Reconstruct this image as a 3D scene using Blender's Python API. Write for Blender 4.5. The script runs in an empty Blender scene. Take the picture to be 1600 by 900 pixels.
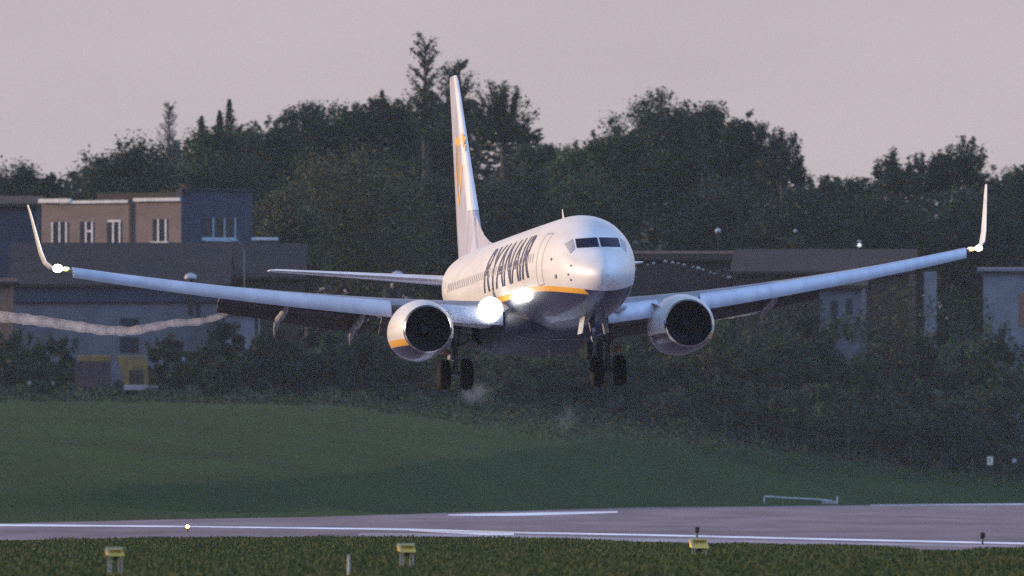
import bpy, bmesh, math, random
import numpy as np
from mathutils import Vector, Matrix, Euler

sc = bpy.context.scene
col = sc.collection
R = math.radians

# ------------------------------------------------------------------ camera, sky, sun, exposure
FPX = 27100.0                 # focal length in pixels of a 1600 px wide frame
CAMZ = 2.0
TILT = math.atan(297.0 / FPX)
cam = bpy.data.cameras.new('camera')
cam.sensor_width = 36.0
cam.lens = 36.0 * FPX / 1600.0
cam.clip_start = 1.0
cam.clip_end = 8000.0
cam.dof.use_dof = True
cam.dof.focus_distance = 628.0
cam.dof.aperture_fstop = 4.0
cam_o = bpy.data.objects.new('camera', cam)
col.objects.link(cam_o)
cam_o.location = (0, 0, CAMZ)
cam_o.rotation_euler = (math.pi / 2 + TILT, 0, 0)
sc.camera = cam_o

SUN_EL, SUN_BACK = 10.0, 18.5
sun_dir = Vector((-math.cos(R(SUN_BACK)) * math.cos(R(SUN_EL)),
                  math.sin(R(SUN_BACK)) * math.cos(R(SUN_EL)), math.sin(R(SUN_EL))))
sl = bpy.data.lights.new('sun', 'SUN')
sl.energy = 5.0
sl.angle = R(0.6)
sl.color = (1.0, 0.73, 0.52)
so = bpy.data.objects.new('sun', sl)
col.objects.link(so)
so.location = (-200, 300, 200)
so.rotation_euler = (-sun_dir).to_track_quat('-Z', 'Y').to_euler()

world = bpy.data.worlds.new('World')
sc.world = world
world.use_nodes = True
nt = world.node_tree
N, L = nt.nodes, nt.links
bg = N['Background']
SKY = 0.075
bg.inputs[1].default_value = SKY
sky = N.new('ShaderNodeTexSky')
sky.sky_type = 'NISHITA'
sky.sun_disc = False
sky.sun_elevation = R(SUN_EL)
sky.sun_rotation = R(270 + SUN_BACK)
geo = N.new('ShaderNodeTexCoord')
sep = N.new('ShaderNodeSeparateXYZ')
L.new(geo.outputs['Generated'], sep.inputs[0])
def wramp(inp, a, b):
    m = N.new('ShaderNodeMapRange'); m.interpolation_type = 'SMOOTHSTEP'
    m.inputs['From Min'].default_value = a; m.inputs['From Max'].default_value = b
    L.new(inp, m.inputs['Value']); return m.outputs[0]
front = wramp(sep.outputs['Y'], -0.15, 0.9)
hz = N.new('ShaderNodeMix'); hz.data_type = 'RGBA'
k = 1.0 / SKY
hz.inputs['A'].default_value = (0.11 * k, 0.155 * k, 0.27 * k, 1)      # blue dusk band behind the camera
hz.inputs['B'].default_value = (0.545 * k, 0.475 * k, 0.497 * k, 1)    # mauve dusk haze ahead
L.new(front, hz.inputs['Factor'])
up = wramp(sep.outputs['Z'], 0.15, 0.58)
zen = N.new('ShaderNodeMix'); zen.data_type = 'RGBA'
zen.inputs['A'].default_value = (0.84 * k, 1.28 * k, 2.28 * k, 1)      # clear blue evening sky high behind the camera
zen.inputs['Factor'].default_value = 0.5
dt = N.new('ShaderNodeVectorMath'); dt.operation = 'DOT_PRODUCT'; dt.inputs[1].default_value = (-0.68, 0.733, 0)
L.new(geo.outputs['Generated'], dt.inputs[0])
zf = wramp(dt.outputs['Value'], -0.35, 0.35)
L.new(zf, zen.inputs['Factor']); L.new(sky.outputs[0], zen.inputs['B'])
mx = N.new('ShaderNodeMix'); mx.data_type = 'RGBA'
L.new(up, mx.inputs['Factor']); L.new(hz.outputs['Result'], mx.inputs['A']); L.new(zen.outputs['Result'], mx.inputs['B'])
smp = N.new('ShaderNodeMapping'); smp.inputs['Scale'].default_value = (26, 26, 110)
L.new(geo.outputs['Generated'], smp.inputs[0])
sn = N.new('ShaderNodeTexNoise'); sn.inputs['Scale'].default_value = 1.0; sn.inputs['Detail'].default_value = 4
L.new(smp.outputs[0], sn.inputs['Vector'])
sr = N.new('ShaderNodeMapRange'); sr.inputs['From Min'].default_value = .3; sr.inputs['From Max'].default_value = .7
sr.inputs['To Min'].default_value = .955; sr.inputs['To Max'].default_value = 1.045
L.new(sn.outputs[0], sr.inputs['Value'])
sv = N.new('ShaderNodeVectorMath'); sv.operation = 'SCALE'       # thin veils of dusk haze in the sky
L.new(mx.outputs['Result'], sv.inputs[0]); L.new(sr.outputs[0], sv.inputs['Scale'])
L.new(sv.outputs[0], bg.inputs[0])

sc.view_settings.view_transform = 'Standard'
sc.view_settings.look = 'None'
sc.view_settings.exposure = 0.0
sc.view_settings.gamma = 1.0
sc.render.engine = 'CYCLES'
sc.cycles.use_denoising = False
sc.cycles.max_bounces = 5
sc.cycles.diffuse_bounces = 2
sc.cycles.glossy_bounces = 3
sc.cycles.transparent_max_bounces = 12
sc.cycles.volume_bounces = 1
sc.cycles.caustics_reflective = False
sc.cycles.caustics_refractive = False
sc.cycles.sample_clamp_indirect = 4.0

# ------------------------------------------------------------------ helpers
def at(px, py, Y):
    """world point at depth Y seen at photo pixel (px, py)"""
    u, v = (px - 800.0) / FPX, (450.0 - py) / FPX
    dy = math.cos(TILT) - v * math.sin(TILT)
    dz = math.sin(TILT) + v * math.cos(TILT)
    return Vector((u * Y / dy, Y, CAMZ + dz * Y / dy))

def ground_at(px, py, z=0.0):
    v = (450.0 - py) / FPX
    dz = (math.sin(TILT) + v * math.cos(TILT)) / (math.cos(TILT) - v * math.sin(TILT))
    return at(px, py, (z - CAMZ) / dz)

def link(o, parent=None):
    col.objects.link(o)
    if parent is not None:
        o.parent = parent
    return o

def tag(o, label=None, cat=None, group=None, kind=None):
    if label: o['label'] = label
    if cat: o['category'] = cat
    if group: o['group'] = group
    if kind: o['kind'] = kind
    return o

def empty(name, loc=(0, 0, 0), rot=(0, 0, 0)):
    o = bpy.data.objects.new(name, None)
    o.location = loc; o.rotation_euler = rot
    o.empty_display_size = 0.5
    return link(o)

def mesh_obj(name, verts, faces, mat, parent=None, smooth=False):
    me = bpy.data.meshes.new(name)
    me.from_pydata([tuple(v) for v in verts], [], [tuple(f) for f in faces])
    me.materials.append(mat)
    if smooth:
        me.polygons.foreach_set('use_smooth', [True] * len(me.polygons))
    me.update()
    if smooth: me.set_sharp_from_angle(angle=R(42))
    return link(bpy.data.objects.new(name, me), parent)

def quads_obj(name, V, mat, parent=None):
    """V: (n,4,3) array of free quads"""
    n = len(V)
    me = bpy.data.meshes.new(name)
    me.vertices.add(n * 4); me.vertices.foreach_set('co', np.asarray(V, np.float32).reshape(-1))
    me.loops.add(n * 4); me.loops.foreach_set('vertex_index', np.arange(n * 4, dtype=np.int32))
    me.polygons.add(n); me.polygons.foreach_set('loop_start', np.arange(n, dtype=np.int32) * 4)
    me.materials.append(mat)
    me.update(calc_edges=True)
    return link(bpy.data.objects.new(name, me), parent)

class MB:
    def __init__(s): s.v = []; s.f = []
    def add(s, v, f):
        o = len(s.v); s.v += [Vector(p) for p in v]; s.f += [tuple(i + o for i in q) for q in f]; return s
    def box(s, x0, x1, y0, y1, z0, z1, m=None):
        p = [Vector((x, y, z)) for z in (z0, z1) for y in (y0, y1) for x in (x0, x1)]
        if m is not None: p = [m @ q for q in p]
        return s.add(p, [(0, 2, 3, 1), (4, 5, 7, 6), (0, 1, 5, 4), (2, 6, 7, 3), (0, 4, 6, 2), (1, 3, 7, 5)])
    def rings(s, rs, cap=True, closed=True):
        n = len(rs[0]); f = []
        for i in range(len(rs) - 1):
            for j in range(n if closed else n - 1):
                f.append((i * n + j, i * n + (j + 1) % n, (i + 1) * n + (j + 1) % n, (i + 1) * n + j))
        if cap:
            f.append(tuple(range(n))[::-1]); f.append(tuple((len(rs) - 1) * n + j for j in range(n)))
        return s.add([p for r in rs for p in r], f)
    def tube(s, pts, rad, n=8, cap=True):
        pts = [Vector(p) for p in pts]
        rad = [float(q) for q in rad] if hasattr(rad, '__len__') else [float(rad)] * len(pts)
        rs = []
        for i, p in enumerate(pts):
            d = (pts[min(i + 1, len(pts) - 1)] - pts[max(i - 1, 0)]).normalized()
            a = d.orthogonal().normalized() if abs(d.z) > .95 else d.cross(Vector((0, 0, 1))).normalized()
            b = d.cross(a)
            rs.append([p + rad[i] * (math.cos(t) * a + math.sin(t) * b) for t in np.linspace(0, 2 * math.pi, n, endpoint=False)])
        return s.rings(rs, cap)
    def build(s, name, mat, parent=None, smooth=False, bevel=0):
        o = mesh_obj(name, s.v, s.f, mat, parent, smooth)
        bm = bmesh.new(); bm.from_mesh(o.data)
        bmesh.ops.recalc_face_normals(bm, faces=bm.faces[:]); bm.to_mesh(o.data); bm.free()
        if smooth: o.data.set_sharp_from_angle(angle=R(42))
        if bevel:
            b = o.modifiers.new('bevel', 'BEVEL'); b.width = bevel; b.segments = 2; b.limit_method = 'ANGLE'
        return o

def pchip(xs, ys):
    xs = np.array(xs, float); ys = np.array(ys, float)
    h = np.diff(xs); d = np.diff(ys) / h
    m = np.zeros(len(xs))
    for i in range(1, len(xs) - 1):
        if d[i - 1] * d[i] > 0:
            w1, w2 = 2 * h[i] + h[i - 1], h[i] + 2 * h[i - 1]
            m[i] = (w1 + w2) / (w1 / d[i - 1] + w2 / d[i])
    m[0], m[-1] = d[0], d[-1]
    def f(x):
        i = int(np.clip(np.searchsorted(xs, x) - 1, 0, len(h) - 1))
        t = min(max((x - xs[i]) / h[i], 0), 1)
        return ((2*t**3-3*t*t+1)*ys[i] + (t**3-2*t*t+t)*h[i]*m[i] + (-2*t**3+3*t*t)*ys[i+1] + (t**3-t*t)*h[i]*m[i+1])
    return f

# ------------------------------------------------------------------ materials
def newmat(name):
    m = bpy.data.materials.new(name); m.use_nodes = True
    return m, m.node_tree.nodes, m.node_tree.links, m.node_tree.nodes['Principled BSDF']

def mat_noise(name, c1, c2, scale=4.0, rough=.8, metal=0.0, detail=4, stretch=(1, 1, 1), bump=0.0, spec=.5, coat=0.0, lo=.35, hi=.65):
    m, n, l, b = newmat(name)
    tc = n.new('ShaderNodeTexCoord'); mp = n.new('ShaderNodeMapping')
    mp.inputs['Scale'].default_value = stretch
    l.new(tc.outputs['Object'], mp.inputs[0])
    t = n.new('ShaderNodeTexNoise'); t.inputs['Scale'].default_value = scale; t.inputs['Detail'].default_value = detail
    l.new(mp.outputs[0], t.inputs['Vector'])
    r = n.new('ShaderNodeMapRange'); r.inputs['From Min'].default_value = lo; r.inputs['From Max'].default_value = hi
    l.new(t.outputs[0], r.inputs['Value'])
    x = n.new('ShaderNodeMix'); x.data_type = 'RGBA'
    x.inputs['A'].default_value = (*c1, 1); x.inputs['B'].default_value = (*c2, 1)
    l.new(r.outputs[0], x.inputs['Factor']); l.new(x.outputs['Result'], b.inputs['Base Color'])
    b.inputs['Roughness'].default_value = rough; b.inputs['Metallic'].default_value = metal
    b.inputs['Specular IOR Level'].default_value = spec; b.inputs['Coat Weight'].default_value = coat
    if bump:
        bp = n.new('ShaderNodeBump'); bp.inputs['Strength'].default_value = bump; bp.inputs['Distance'].default_value = .05
        l.new(t.outputs[0], bp.inputs['Height']); l.new(bp.outputs[0], b.inputs['Normal'])
    return m

def mat_emit(name, c, s):
    m, n, l, b = newmat(name)
    b.inputs['Base Color'].default_value = (.8, .8, .8, 1)
    b.inputs['Emission Color'].default_value = (*c, 1); b.inputs['Emission Strength'].default_value = s
    return m

def mat_leaf(name, c1, c2):
    m, n, l, b = newmat(name)
    g = n.new('ShaderNodeNewGeometry'); tc = n.new('ShaderNodeTexCoord')
    t = n.new('ShaderNodeTexNoise'); t.inputs['Scale'].default_value = .35; t.inputs['Detail'].default_value = 3
    l.new(tc.outputs['Object'], t.inputs['Vector'])
    a = n.new('ShaderNodeMath'); a.operation = 'MULTIPLY_ADD'; a.inputs[1].default_value = .40
    r = n.new('ShaderNodeMapRange'); r.inputs['From Min'].default_value = .35; r.inputs['From Max'].default_value = .65
    r.inputs['To Max'].default_value = .45
    l.new(t.outputs[0], r.inputs['Value'])
    l.new(g.outputs['Random Per Island'], a.inputs[0]); l.new(r.outputs[0], a.inputs[2])
    x = n.new('ShaderNodeMix'); x.data_type = 'RGBA'
    x.inputs['A'].default_value = (*c1, 1); x.inputs['B'].default_value = (*c2, 1)
    l.new(a.outputs[0], x.inputs['Factor']); l.new(x.outputs['Result'], b.inputs['Base Color'])
    b.inputs['Roughness'].default_value = .75; b.inputs['Specular IOR Level'].default_value = .2
    return m

def mat_volume(name, color, density, aniso=0.2, noise=None):
    m = bpy.data.materials.new(name); m.use_nodes = True
    n, l = m.node_tree.nodes, m.node_tree.links
    n.remove(n['Principled BSDF'])
    v = n.new('ShaderNodeVolumePrincipled')
    v.inputs['Color'].default_value = (*color, 1); v.inputs['Density'].default_value = density
    v.inputs['Anisotropy'].default_value = aniso
    l.new(v.outputs[0], n['Material Output'].inputs['Volume'])
    if noise and noise < 0:      # wisps along the rope
        tc = n.new('ShaderNodeTexCoord'); t = n.new('ShaderNodeTexNoise'); t.inputs['Scale'].default_value = -noise; t.inputs['Detail'].default_value = 4
        l.new(tc.outputs['Object'], t.inputs['Vector'])
        r = n.new('ShaderNodeMapRange'); r.inputs['From Min'].default_value = .34; r.inputs['From Max'].default_value = .62; r.inputs['To Min'].default_value = density * .15; r.inputs['To Max'].default_value = density * 1.8
        l.new(t.outputs[0], r.inputs['Value']); l.new(r.outputs[0], v.inputs['Density'])
    elif noise:
        tc = n.new('ShaderNodeTexCoord'); t = n.new('ShaderNodeTexNoise'); t.inputs['Scale'].default_value = noise
        t.inputs['Detail'].default_value = 3
        l.new(tc.outputs['Object'], t.inputs['Vector'])
        r = n.new('ShaderNodeMapRange'); r.inputs['From Min'].default_value = .42; r.inputs['From Max'].default_value = .7
        r.inputs['To Max'].default_value = density * 2
        # fade towards the rim of the puff (object space, unit sphere)
        ln = n.new('ShaderNodeVectorMath'); ln.operation = 'LENGTH'; l.new(tc.outputs['Object'], ln.inputs[0])
        f = n.new('ShaderNodeMapRange'); f.interpolation_type = 'SMOOTHSTEP'
        f.inputs['From Min'].default_value = 1.0; f.inputs['From Max'].default_value = 0.1
        l.new(ln.outputs['Value'], f.inputs['Value'])
        mu = n.new('ShaderNodeMath'); mu.operation = 'MULTIPLY'
        l.new(t.outputs[0], r.inputs['Value']); l.new(r.outputs[0], mu.inputs[0]); l.new(f.outputs[0], mu.inputs[1])
        l.new(mu.outputs[0], v.inputs['Density'])
    return m

def mat_livery(name, bound, yellow=.2, white=(.73, .71, .69), panel=True, ymin=None, xmin=None):
    """white over navy, parted by a yellow line; bound = list of (y, z) for the line's lower edge (object space)"""
    m, n, l, b = newmat(name)
    tc = n.new('ShaderNodeTexCoord'); s = n.new('ShaderNodeSeparateXYZ'); l.new(tc.outputs['Object'], s.inputs[0])
    fc = n.new('ShaderNodeFloatCurve')
    y0, y1 = bound[0][0], bound[-1][0]
    mr = n.new('ShaderNodeMapRange'); mr.inputs['From Min'].default_value = y0; mr.inputs['From Max'].default_value = y1
    l.new(s.outputs['Y'], mr.inputs['Value'])
    c = fc.mapping.curves[0]
    zs = [(z + 4.0) / 8.0 for _, z in bound]
    for i, (y, _) in enumerate(bound):
        x = (y - y0) / (y1 - y0)
        if i == 0: c.points[0].location = (0, zs[0])
        elif i == len(bound) - 1: c.points[-1].location = (1, zs[-1])
        else: c.points.new(x, zs[i])
    fc.mapping.update()
    l.new(mr.outputs[0], fc.inputs['Value'])
    un = n.new('ShaderNodeMath'); un.operation = 'MULTIPLY_ADD'; un.inputs[1].default_value = 8.0; un.inputs[2].default_value = -4.0
    l.new(fc.outputs[0], un.inputs[0])
    d = n.new('ShaderNodeMath'); d.operation = 'SUBTRACT'; l.new(s.outputs['Z'], d.inputs[0]); l.new(un.outputs[0], d.inputs[1])
    g1 = n.new('ShaderNodeMath'); g1.operation = 'GREATER_THAN'; g1.inputs[1].default_value = 0.0; l.new(d.outputs[0], g1.inputs[0])
    g2 = n.new('ShaderNodeMath'); g2.operation = 'GREATER_THAN'; g2.inputs[1].default_value = yellow; l.new(d.outputs[0], g2.inputs[0])
    yel = g1.outputs[0]
    if ymin is not None or xmin is not None:
        ab = n.new('ShaderNodeMath'); ab.operation = 'ABSOLUTE' if xmin is not None else 'ADD'; ab.inputs[1].default_value = 0
        if xmin is not None: l.new(s.outputs['X'], ab.inputs[0])
        else:
            px_ = n.new('ShaderNodeMath'); px_.operation = 'MAXIMUM'; px_.inputs[1].default_value = 0; l.new(s.outputs['X'], px_.inputs[0])
            my = n.new('ShaderNodeMath'); my.operation = 'MULTIPLY_ADD'; my.inputs[1].default_value = -1.6; l.new(px_.outputs[0], my.inputs[0]); l.new(s.outputs['Y'], my.inputs[2])
            l.new(my.outputs[0], ab.inputs[0])
        g3 = n.new('ShaderNodeMath'); g3.operation = 'GREATER_THAN'; g3.inputs[1].default_value = xmin if xmin is not None else ymin
        l.new(ab.outputs[0], g3.inputs[0])
        mm = n.new('ShaderNodeMath'); mm.operation = 'MULTIPLY'; l.new(g1.outputs[0], mm.inputs[0]); l.new(g3.outputs[0], mm.inputs[1]); yel = mm.outputs[0]
    t = n.new('ShaderNodeTexNoise'); t.inputs['Scale'].default_value = .9; t.inputs['Detail'].default_value = 5
    mp = n.new('ShaderNodeMapping'); mp.inputs['Scale'].default_value = (1, .35, 1.6)
    l.new(tc.outputs['Object'], mp.inputs[0]); l.new(mp.outputs[0], t.inputs['Vector'])
    wv = n.new('ShaderNodeMix'); wv.data_type = 'RGBA'
    wv.inputs['A'].default_value = (*white, 1); wv.inputs['B'].default_value = (white[0]*.80, white[1]*.79, white[2]*.79, 1)
    r = n.new('ShaderNodeMapRange'); r.inputs['From Min'].default_value = .42; r.inputs['From Max'].default_value = .72
    l.new(t.outputs[0], r.inputs['Value']); l.new(r.outputs[0], wv.inputs['Factor'])
    last = wv
    if panel:   # thin frame joints round the hull
        wm = n.new('ShaderNodeMath'); wm.operation = 'PINGPONG'; wm.inputs[1].default_value = .75; l.new(s.outputs['Y'], wm.inputs[0])
        lt = n.new('ShaderNodeMath'); lt.operation = 'LESS_THAN'; lt.inputs[1].default_value = .012; l.new(wm.outputs[0], lt.inputs[0])
        ml = n.new('ShaderNodeMath'); ml.operation = 'MULTIPLY'; ml.inputs[1].default_value = .45; l.new(lt.outputs[0], ml.inputs[0])
        pm = n.new('ShaderNodeMix'); pm.data_type = 'RGBA'; pm.inputs['B'].default_value = (.35, .34, .34, 1)
        l.new(ml.outputs[0], pm.inputs['Factor']); l.new(wv.outputs['Result'], pm.inputs['A']); last = pm
    m1 = n.new('ShaderNodeMix'); m1.data_type = 'RGBA'; m1.inputs['A'].default_value = (.010, .016, .055, 1)
    m1.inputs['B'].default_value = (.80, .40, .03, 1); l.new(yel, m1.inputs['Factor'])
    m2 = n.new('ShaderNodeMix'); m2.data_type = 'RGBA'
    l.new(g2.outputs[0], m2.inputs['Factor']); l.new(m1.outputs['Result'], m2.inputs['A']); l.new(last.outputs['Result'], m2.inputs['B'])
    l.new(m2.outputs['Result'], b.inputs['Base Color'])
    rr = n.new('ShaderNodeMapRange'); rr.inputs['To Min'].default_value = .34; rr.inputs['To Max'].default_value = .50
    l.new(t.outputs[0], rr.inputs['Value']); l.new(rr.outputs[0], b.inputs['Roughness'])
    b.inputs['Coat Weight'].default_value = .32; b.inputs['Coat Roughness'].default_value = .07; b.inputs['Specular IOR Level'].default_value = .4
    return m

S0 = 18.0
def LY(s): return s - S0
M = {}
M['hull'] = mat_livery('hull_paint', [(LY(0), -1.42), (LY(1.0), -1.22), (LY(3.0), -1.0), (LY(6.0), -.82), (LY(12), -.78), (LY(40), -.55)], .2, ymin=LY(1.15))
M['cowl'] = mat_livery('cowl_paint', [(LY(12), -2.36), (LY(14), -2.36), (LY(18), -2.3)], .24, panel=False, xmin=5.0)
M['lip'] = mat_noise('bare_inlet_metal', (.62, .62, .63), (.45, .45, .46), 6, .22, 1.0)
M['slat'] = mat_noise('slat_metal', (.55, .57, .63), (.46, .48, .54), 3, .55, .15, stretch=(1, .3, .3), spec=.4)
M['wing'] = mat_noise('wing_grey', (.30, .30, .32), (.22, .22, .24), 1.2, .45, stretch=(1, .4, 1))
M['white'] = mat_noise('white_paint', (.80, .79, .78), (.66, .65, .65), 1.5, .33, coat=.3)
M['fin'] = mat_noise('fin_sheen', (.50, .49, .57), (.33, .33, .42), 1.6, .38, stretch=(1, 2.2, .12), coat=.3, detail=6)  # pale lilac streaks paint the sun's sheen on a navy fin
M['gold'] = mat_noise('gold_paint', (.80, .45, .05), (.70, .36, .04), 5, .4)
M['navy'] = mat_noise('navy_paint', (.012, .018, .06), (.02, .028, .08), 5, .35)
M['dark'] = mat_noise('dark_well', (.012, .013, .016), (.02, .02, .022), 6, .7)
M['fan'] = mat_noise('fan_titanium', (.07, .075, .09), (.05, .055, .07), 5, .4)
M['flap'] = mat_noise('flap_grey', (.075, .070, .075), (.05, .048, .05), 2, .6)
M['belly'] = mat_noise('belly_navy', (.022, .026, .050), (.034, .038, .060), .9, .62, spec=.25)
M['glass'] = mat_noise('cockpit_glass', (.016, .014, .035), (.022, .02, .045), 3, .08, spec=.6)
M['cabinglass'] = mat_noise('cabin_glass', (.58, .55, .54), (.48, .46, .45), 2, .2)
M['glassp'] = mat_noise('side_glass_reflection', (.46, .45, .46), (.36, .36, .38), 2, .15)  # pale reflection put into the glass colour
M['tyre'] = mat_noise('tyre_rubber', (.007, .007, .008), (.012, .012, .012), 8, .9, spec=.12)
M['hub'] = mat_noise('wheel_hub', (.010, .010, .011), (.007, .007, .008), 5, .6)
M['steel'] = mat_noise('gear_steel', (.16, .16, .17), (.10, .10, .11), 5, .45, .3)
M['geardoor'] = mat_noise('gear_door_grey', (.26, .25, .25), (.18, .18, .18), 3, .5)
M['line'] = mat_noise('joint_grey', (.34, .32, .32), (.26, .25, .25), 6, .6)
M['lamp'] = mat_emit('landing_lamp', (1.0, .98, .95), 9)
M['tiplamp'] = mat_emit('tip_lamp', (1.0, .93, .55), 14)
M['tipgreen'] = mat_emit('tip_lamp_green', (.62, .9, .16), 2.2)
M['tipred'] = mat_emit('tip_lamp_amber', (1.0, .45, .12), 2.2)
M['unlit'] = mat_noise('lamp_glass', (.5, .52, .55), (.4, .42, .45), 4, .1)

# ------------------------------------------------------------------ ground
EDGE_FAR = [(0, 818), (250, 812), (480, 808), (750, 800), (1000, 793), (1600, 787)]
_ep = [ground_at(x, y) for x, y in EDGE_FAR]
def edge_y(X):
    return float(np.clip(np.interp(X, [-60] + [p.x for p in _ep] + [60], [450] + [p.y for p in _ep] + [1370]), 430, 1370))
_bx = np.array([-400, -45, -15, -8, 5, 12, 22, 33, 40, 60, 400.])
_bz = np.array([8.6, 8.35, 8.2, 7.6, 6.6, 5.9, 4.3, 2.9, 2.45, 2.2, 2.2])
_fx = np.array([-80, 1.0, 4.0]);
def smooth(t): t = min(max(t, 0), 1); return t * t * (3 - 2 * t)
def terrain(X, Y):
    ey = edge_y(X)
    zb = float(np.interp(X, _bx, _bz))
    if Y <= ey - 2: return -0.06
    if Y <= 1400:
        e0 = float(np.clip(_ep[0].y + (X - _ep[0].x) / (_ep[-1].x - _ep[0].x) * (_ep[-1].y - _ep[0].y), 430, 1370))
        e0 = min(e0, ey)
        t = (Y - e0) / (1402 - e0)
        z = -0.06 + (zb + .06) * (.75 * t + .25 * smooth(t)) * smooth((Y - ey + 2) / min(150.0, 1402 - ey))
    elif Y <= 1520:
        z = zb + (12.5 - zb) * smooth((Y - 1400) / 120)
    else:
        z = 12.5 + 5.0 * smooth((Y - 1520) / 200)
    if Y > ey + 6:
        z += .10 * math.sin(X * .21 + Y * .013) * min(1, (Y - ey) / 80) * math.sin(Y * .031 + X * .05)
    return z

m, n, l, b = newmat('far_grass')
tc = n.new('ShaderNodeTexCoord')
def nz(scale, stretch, detail=5):
    mp = n.new('ShaderNodeMapping'); mp.inputs['Scale'].default_value = stretch; l.new(tc.outputs['Object'], mp.inputs[0])
    t = n.new('ShaderNodeTexNoise'); t.inputs['Scale'].default_value = scale; t.inputs['Detail'].default_value = detail
    l.new(mp.outputs[0], t.inputs['Vector']); return t.outputs[0]
def mapr(v, a, b_, lo=0, hi=1):
    r = n.new('ShaderNodeMapRange'); r.inputs['From Min'].default_value = a; r.inputs['From Max'].default_value = b_
    r.inputs['To Min'].default_value = lo; r.inputs['To Max'].default_value = hi; l.new(v, r.inputs['Value']); return r.outputs[0]
def mixc(f, a, b_):
    x = n.new('ShaderNodeMix'); x.data_type = 'RGBA'
    for k_, v in (('A', a), ('B', b_)):
        if isinstance(v, tuple): x.inputs[k_].default_value = (*v, 1)
        else: l.new(v, x.inputs[k_])
    l.new(f, x.inputs['Factor']); return x.outputs['Result']
big = mixc(mapr(nz(.11, (1, .22, 1), 4), .32, .68), (.0085, .030, .0055), (.0195, .051, .0085))
fine = mixc(mapr(nz(2.2, (1, .25, 1), 8), .3, .7, 0, .4), big, (.008, .030, .007))
l.new(fine, b.inputs['Base Color']); b.inputs['Roughness'].default_value = .95; b.inputs['Specular IOR Level'].default_value = .1
M['fargrass'] = m

xs = np.concatenate([np.linspace(-900, -70, 12), np.linspace(-60, 70, 66), np.linspace(80, 900, 12)])
ys = np.concatenate([np.linspace(-200, 420, 12), np.linspace(440, 1380, 130), np.linspace(1385, 1720, 50), np.linspace(1800, 4500, 10)])
V = [(x, y, terrain(x, y)) for y in ys for x in xs]
nx = len(xs)
F = [(j * nx + i, j * nx + i + 1, (j + 1) * nx + i + 1, (j + 1) * nx + i) for j in range(len(ys) - 1) for i in range(nx - 1)]
g = mesh_obj('ground', V, F, M['fargrass'], smooth=True)
tag(g, 'wide dark green grass embankment rising behind the runway to the bushes', 'ground', kind='structure')

# pavement
m, n, l, b = newmat('runway_asphalt')
tc = n.new('ShaderNodeTexCoord')
a1 = mixc(mapr(nz(.25, (1, .06, 1), 6), .35, .68), (.130, .090, .104), (.255, .186, .206))
a2 = mixc(mapr(nz(14, (1, .3, 1), 3), .35, .7, 0, .5), a1, (.11, .085, .105))
l.new(a2, b.inputs['Base Color']); b.inputs['Roughness'].default_value = .62; b.inputs['Specular IOR Level'].default_value = .35
M['asphalt'] = m
NEAR = [(-500, 836), (0, 845), (150, 842), (270, 840), (700, 839), (800, 841), (900, 843), (1000, 847), (1130, 851), (1300, 851),
        (1400, 855), (1440, 861), (1500, 861), (1530, 858), (1600, 856), (2100, 866)]
FARE = [(2100, 782)] + EDGE_FAR[::-1] + [(-500, 824)]
poly = [ground_at(x, y) for x, y in NEAR + FARE]
rw = mesh_obj('runway', poly, [tuple(range(len(poly)))], M['asphalt'])
tag(rw, 'mauve grey runway pavement crossing behind the near grass', 'runway', kind='structure')
M['paint'] = mat_noise('runway_white_paint', (.86, .85, .86), (.46, .42, .45), .5, .45, stretch=(1, .12, 1), detail=8, lo=.48, hi=.75)
M['shoulder'] = mat_noise('pale_shoulder', (.33, .28, .30), (.22, .185, .20), .5, .75, stretch=(1, .1, 1))
def strip(name, top, bot, mat, z, label):
    t = [ground_at(x, y, z) for x, y in top]; b_ = [ground_at(x, y, z) for x, y in bot]
    k_ = len(t)
    o = mesh_obj(name, t + b_, [(i, k_ + i, k_ + i + 1, i + 1) for i in range(k_ - 1)], mat)
    return tag(o, label, 'marking', kind='structure')
strip('shoulder', [(560, 832), (800, 836), (1000, 841), (1300, 846.5), (1600, 853)], [(560, 838.6), (800, 840.6), (1000, 846.6), (1300, 850.6), (1600, 855.6)],
      M['shoulder'], .003, 'pale paved shoulder between runway line and near grass')
strip('edge_line', [(-500, 813), (0, 818.6), (290, 821.6), (640, 825.8), (800, 830.3), (1000, 834.2), (1300, 841.3), (1600, 847.8), (2100, 858)],
      [(-500, 816.5), (0, 822), (290, 823.6), (640, 828.6), (800, 833.2), (1000, 837.0), (1300, 844.0), (1600, 850.6), (2100, 861)],
      M['paint'], .006, 'long white runway edge line beside the near grass')
strip('touchdown_mark', [(640, 828.4), (700, 828.8), (760, 829.0), (803, 831)], [(640, 829.4), (700, 833.2), (760, 836), (803, 836)],
      M['paint'], .010, 'bright wedge of white paint on the near runway edge below the aircraft')
strip('aiming_mark', [(700, 803.9), (745, 802.6), (800, 801.7), (870, 800.4), (965, 798.8)], [(700, 805.2), (745, 806.0), (800, 806.0), (870, 804.2), (965, 800.9)],
      M['paint'], .006, 'bright tapering white bar painted near the far runway edge')
strip('far_edge_line', [(1360, 788.6), (1450, 787.9), (1600, 786.9), (2100, 782.2)], [(1360, 789.4), (1450, 789.0), (1600, 788.3), (2100, 783.6)],
      M['paint'], .006, 'thin pale line along the far runway edge at right')

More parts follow.
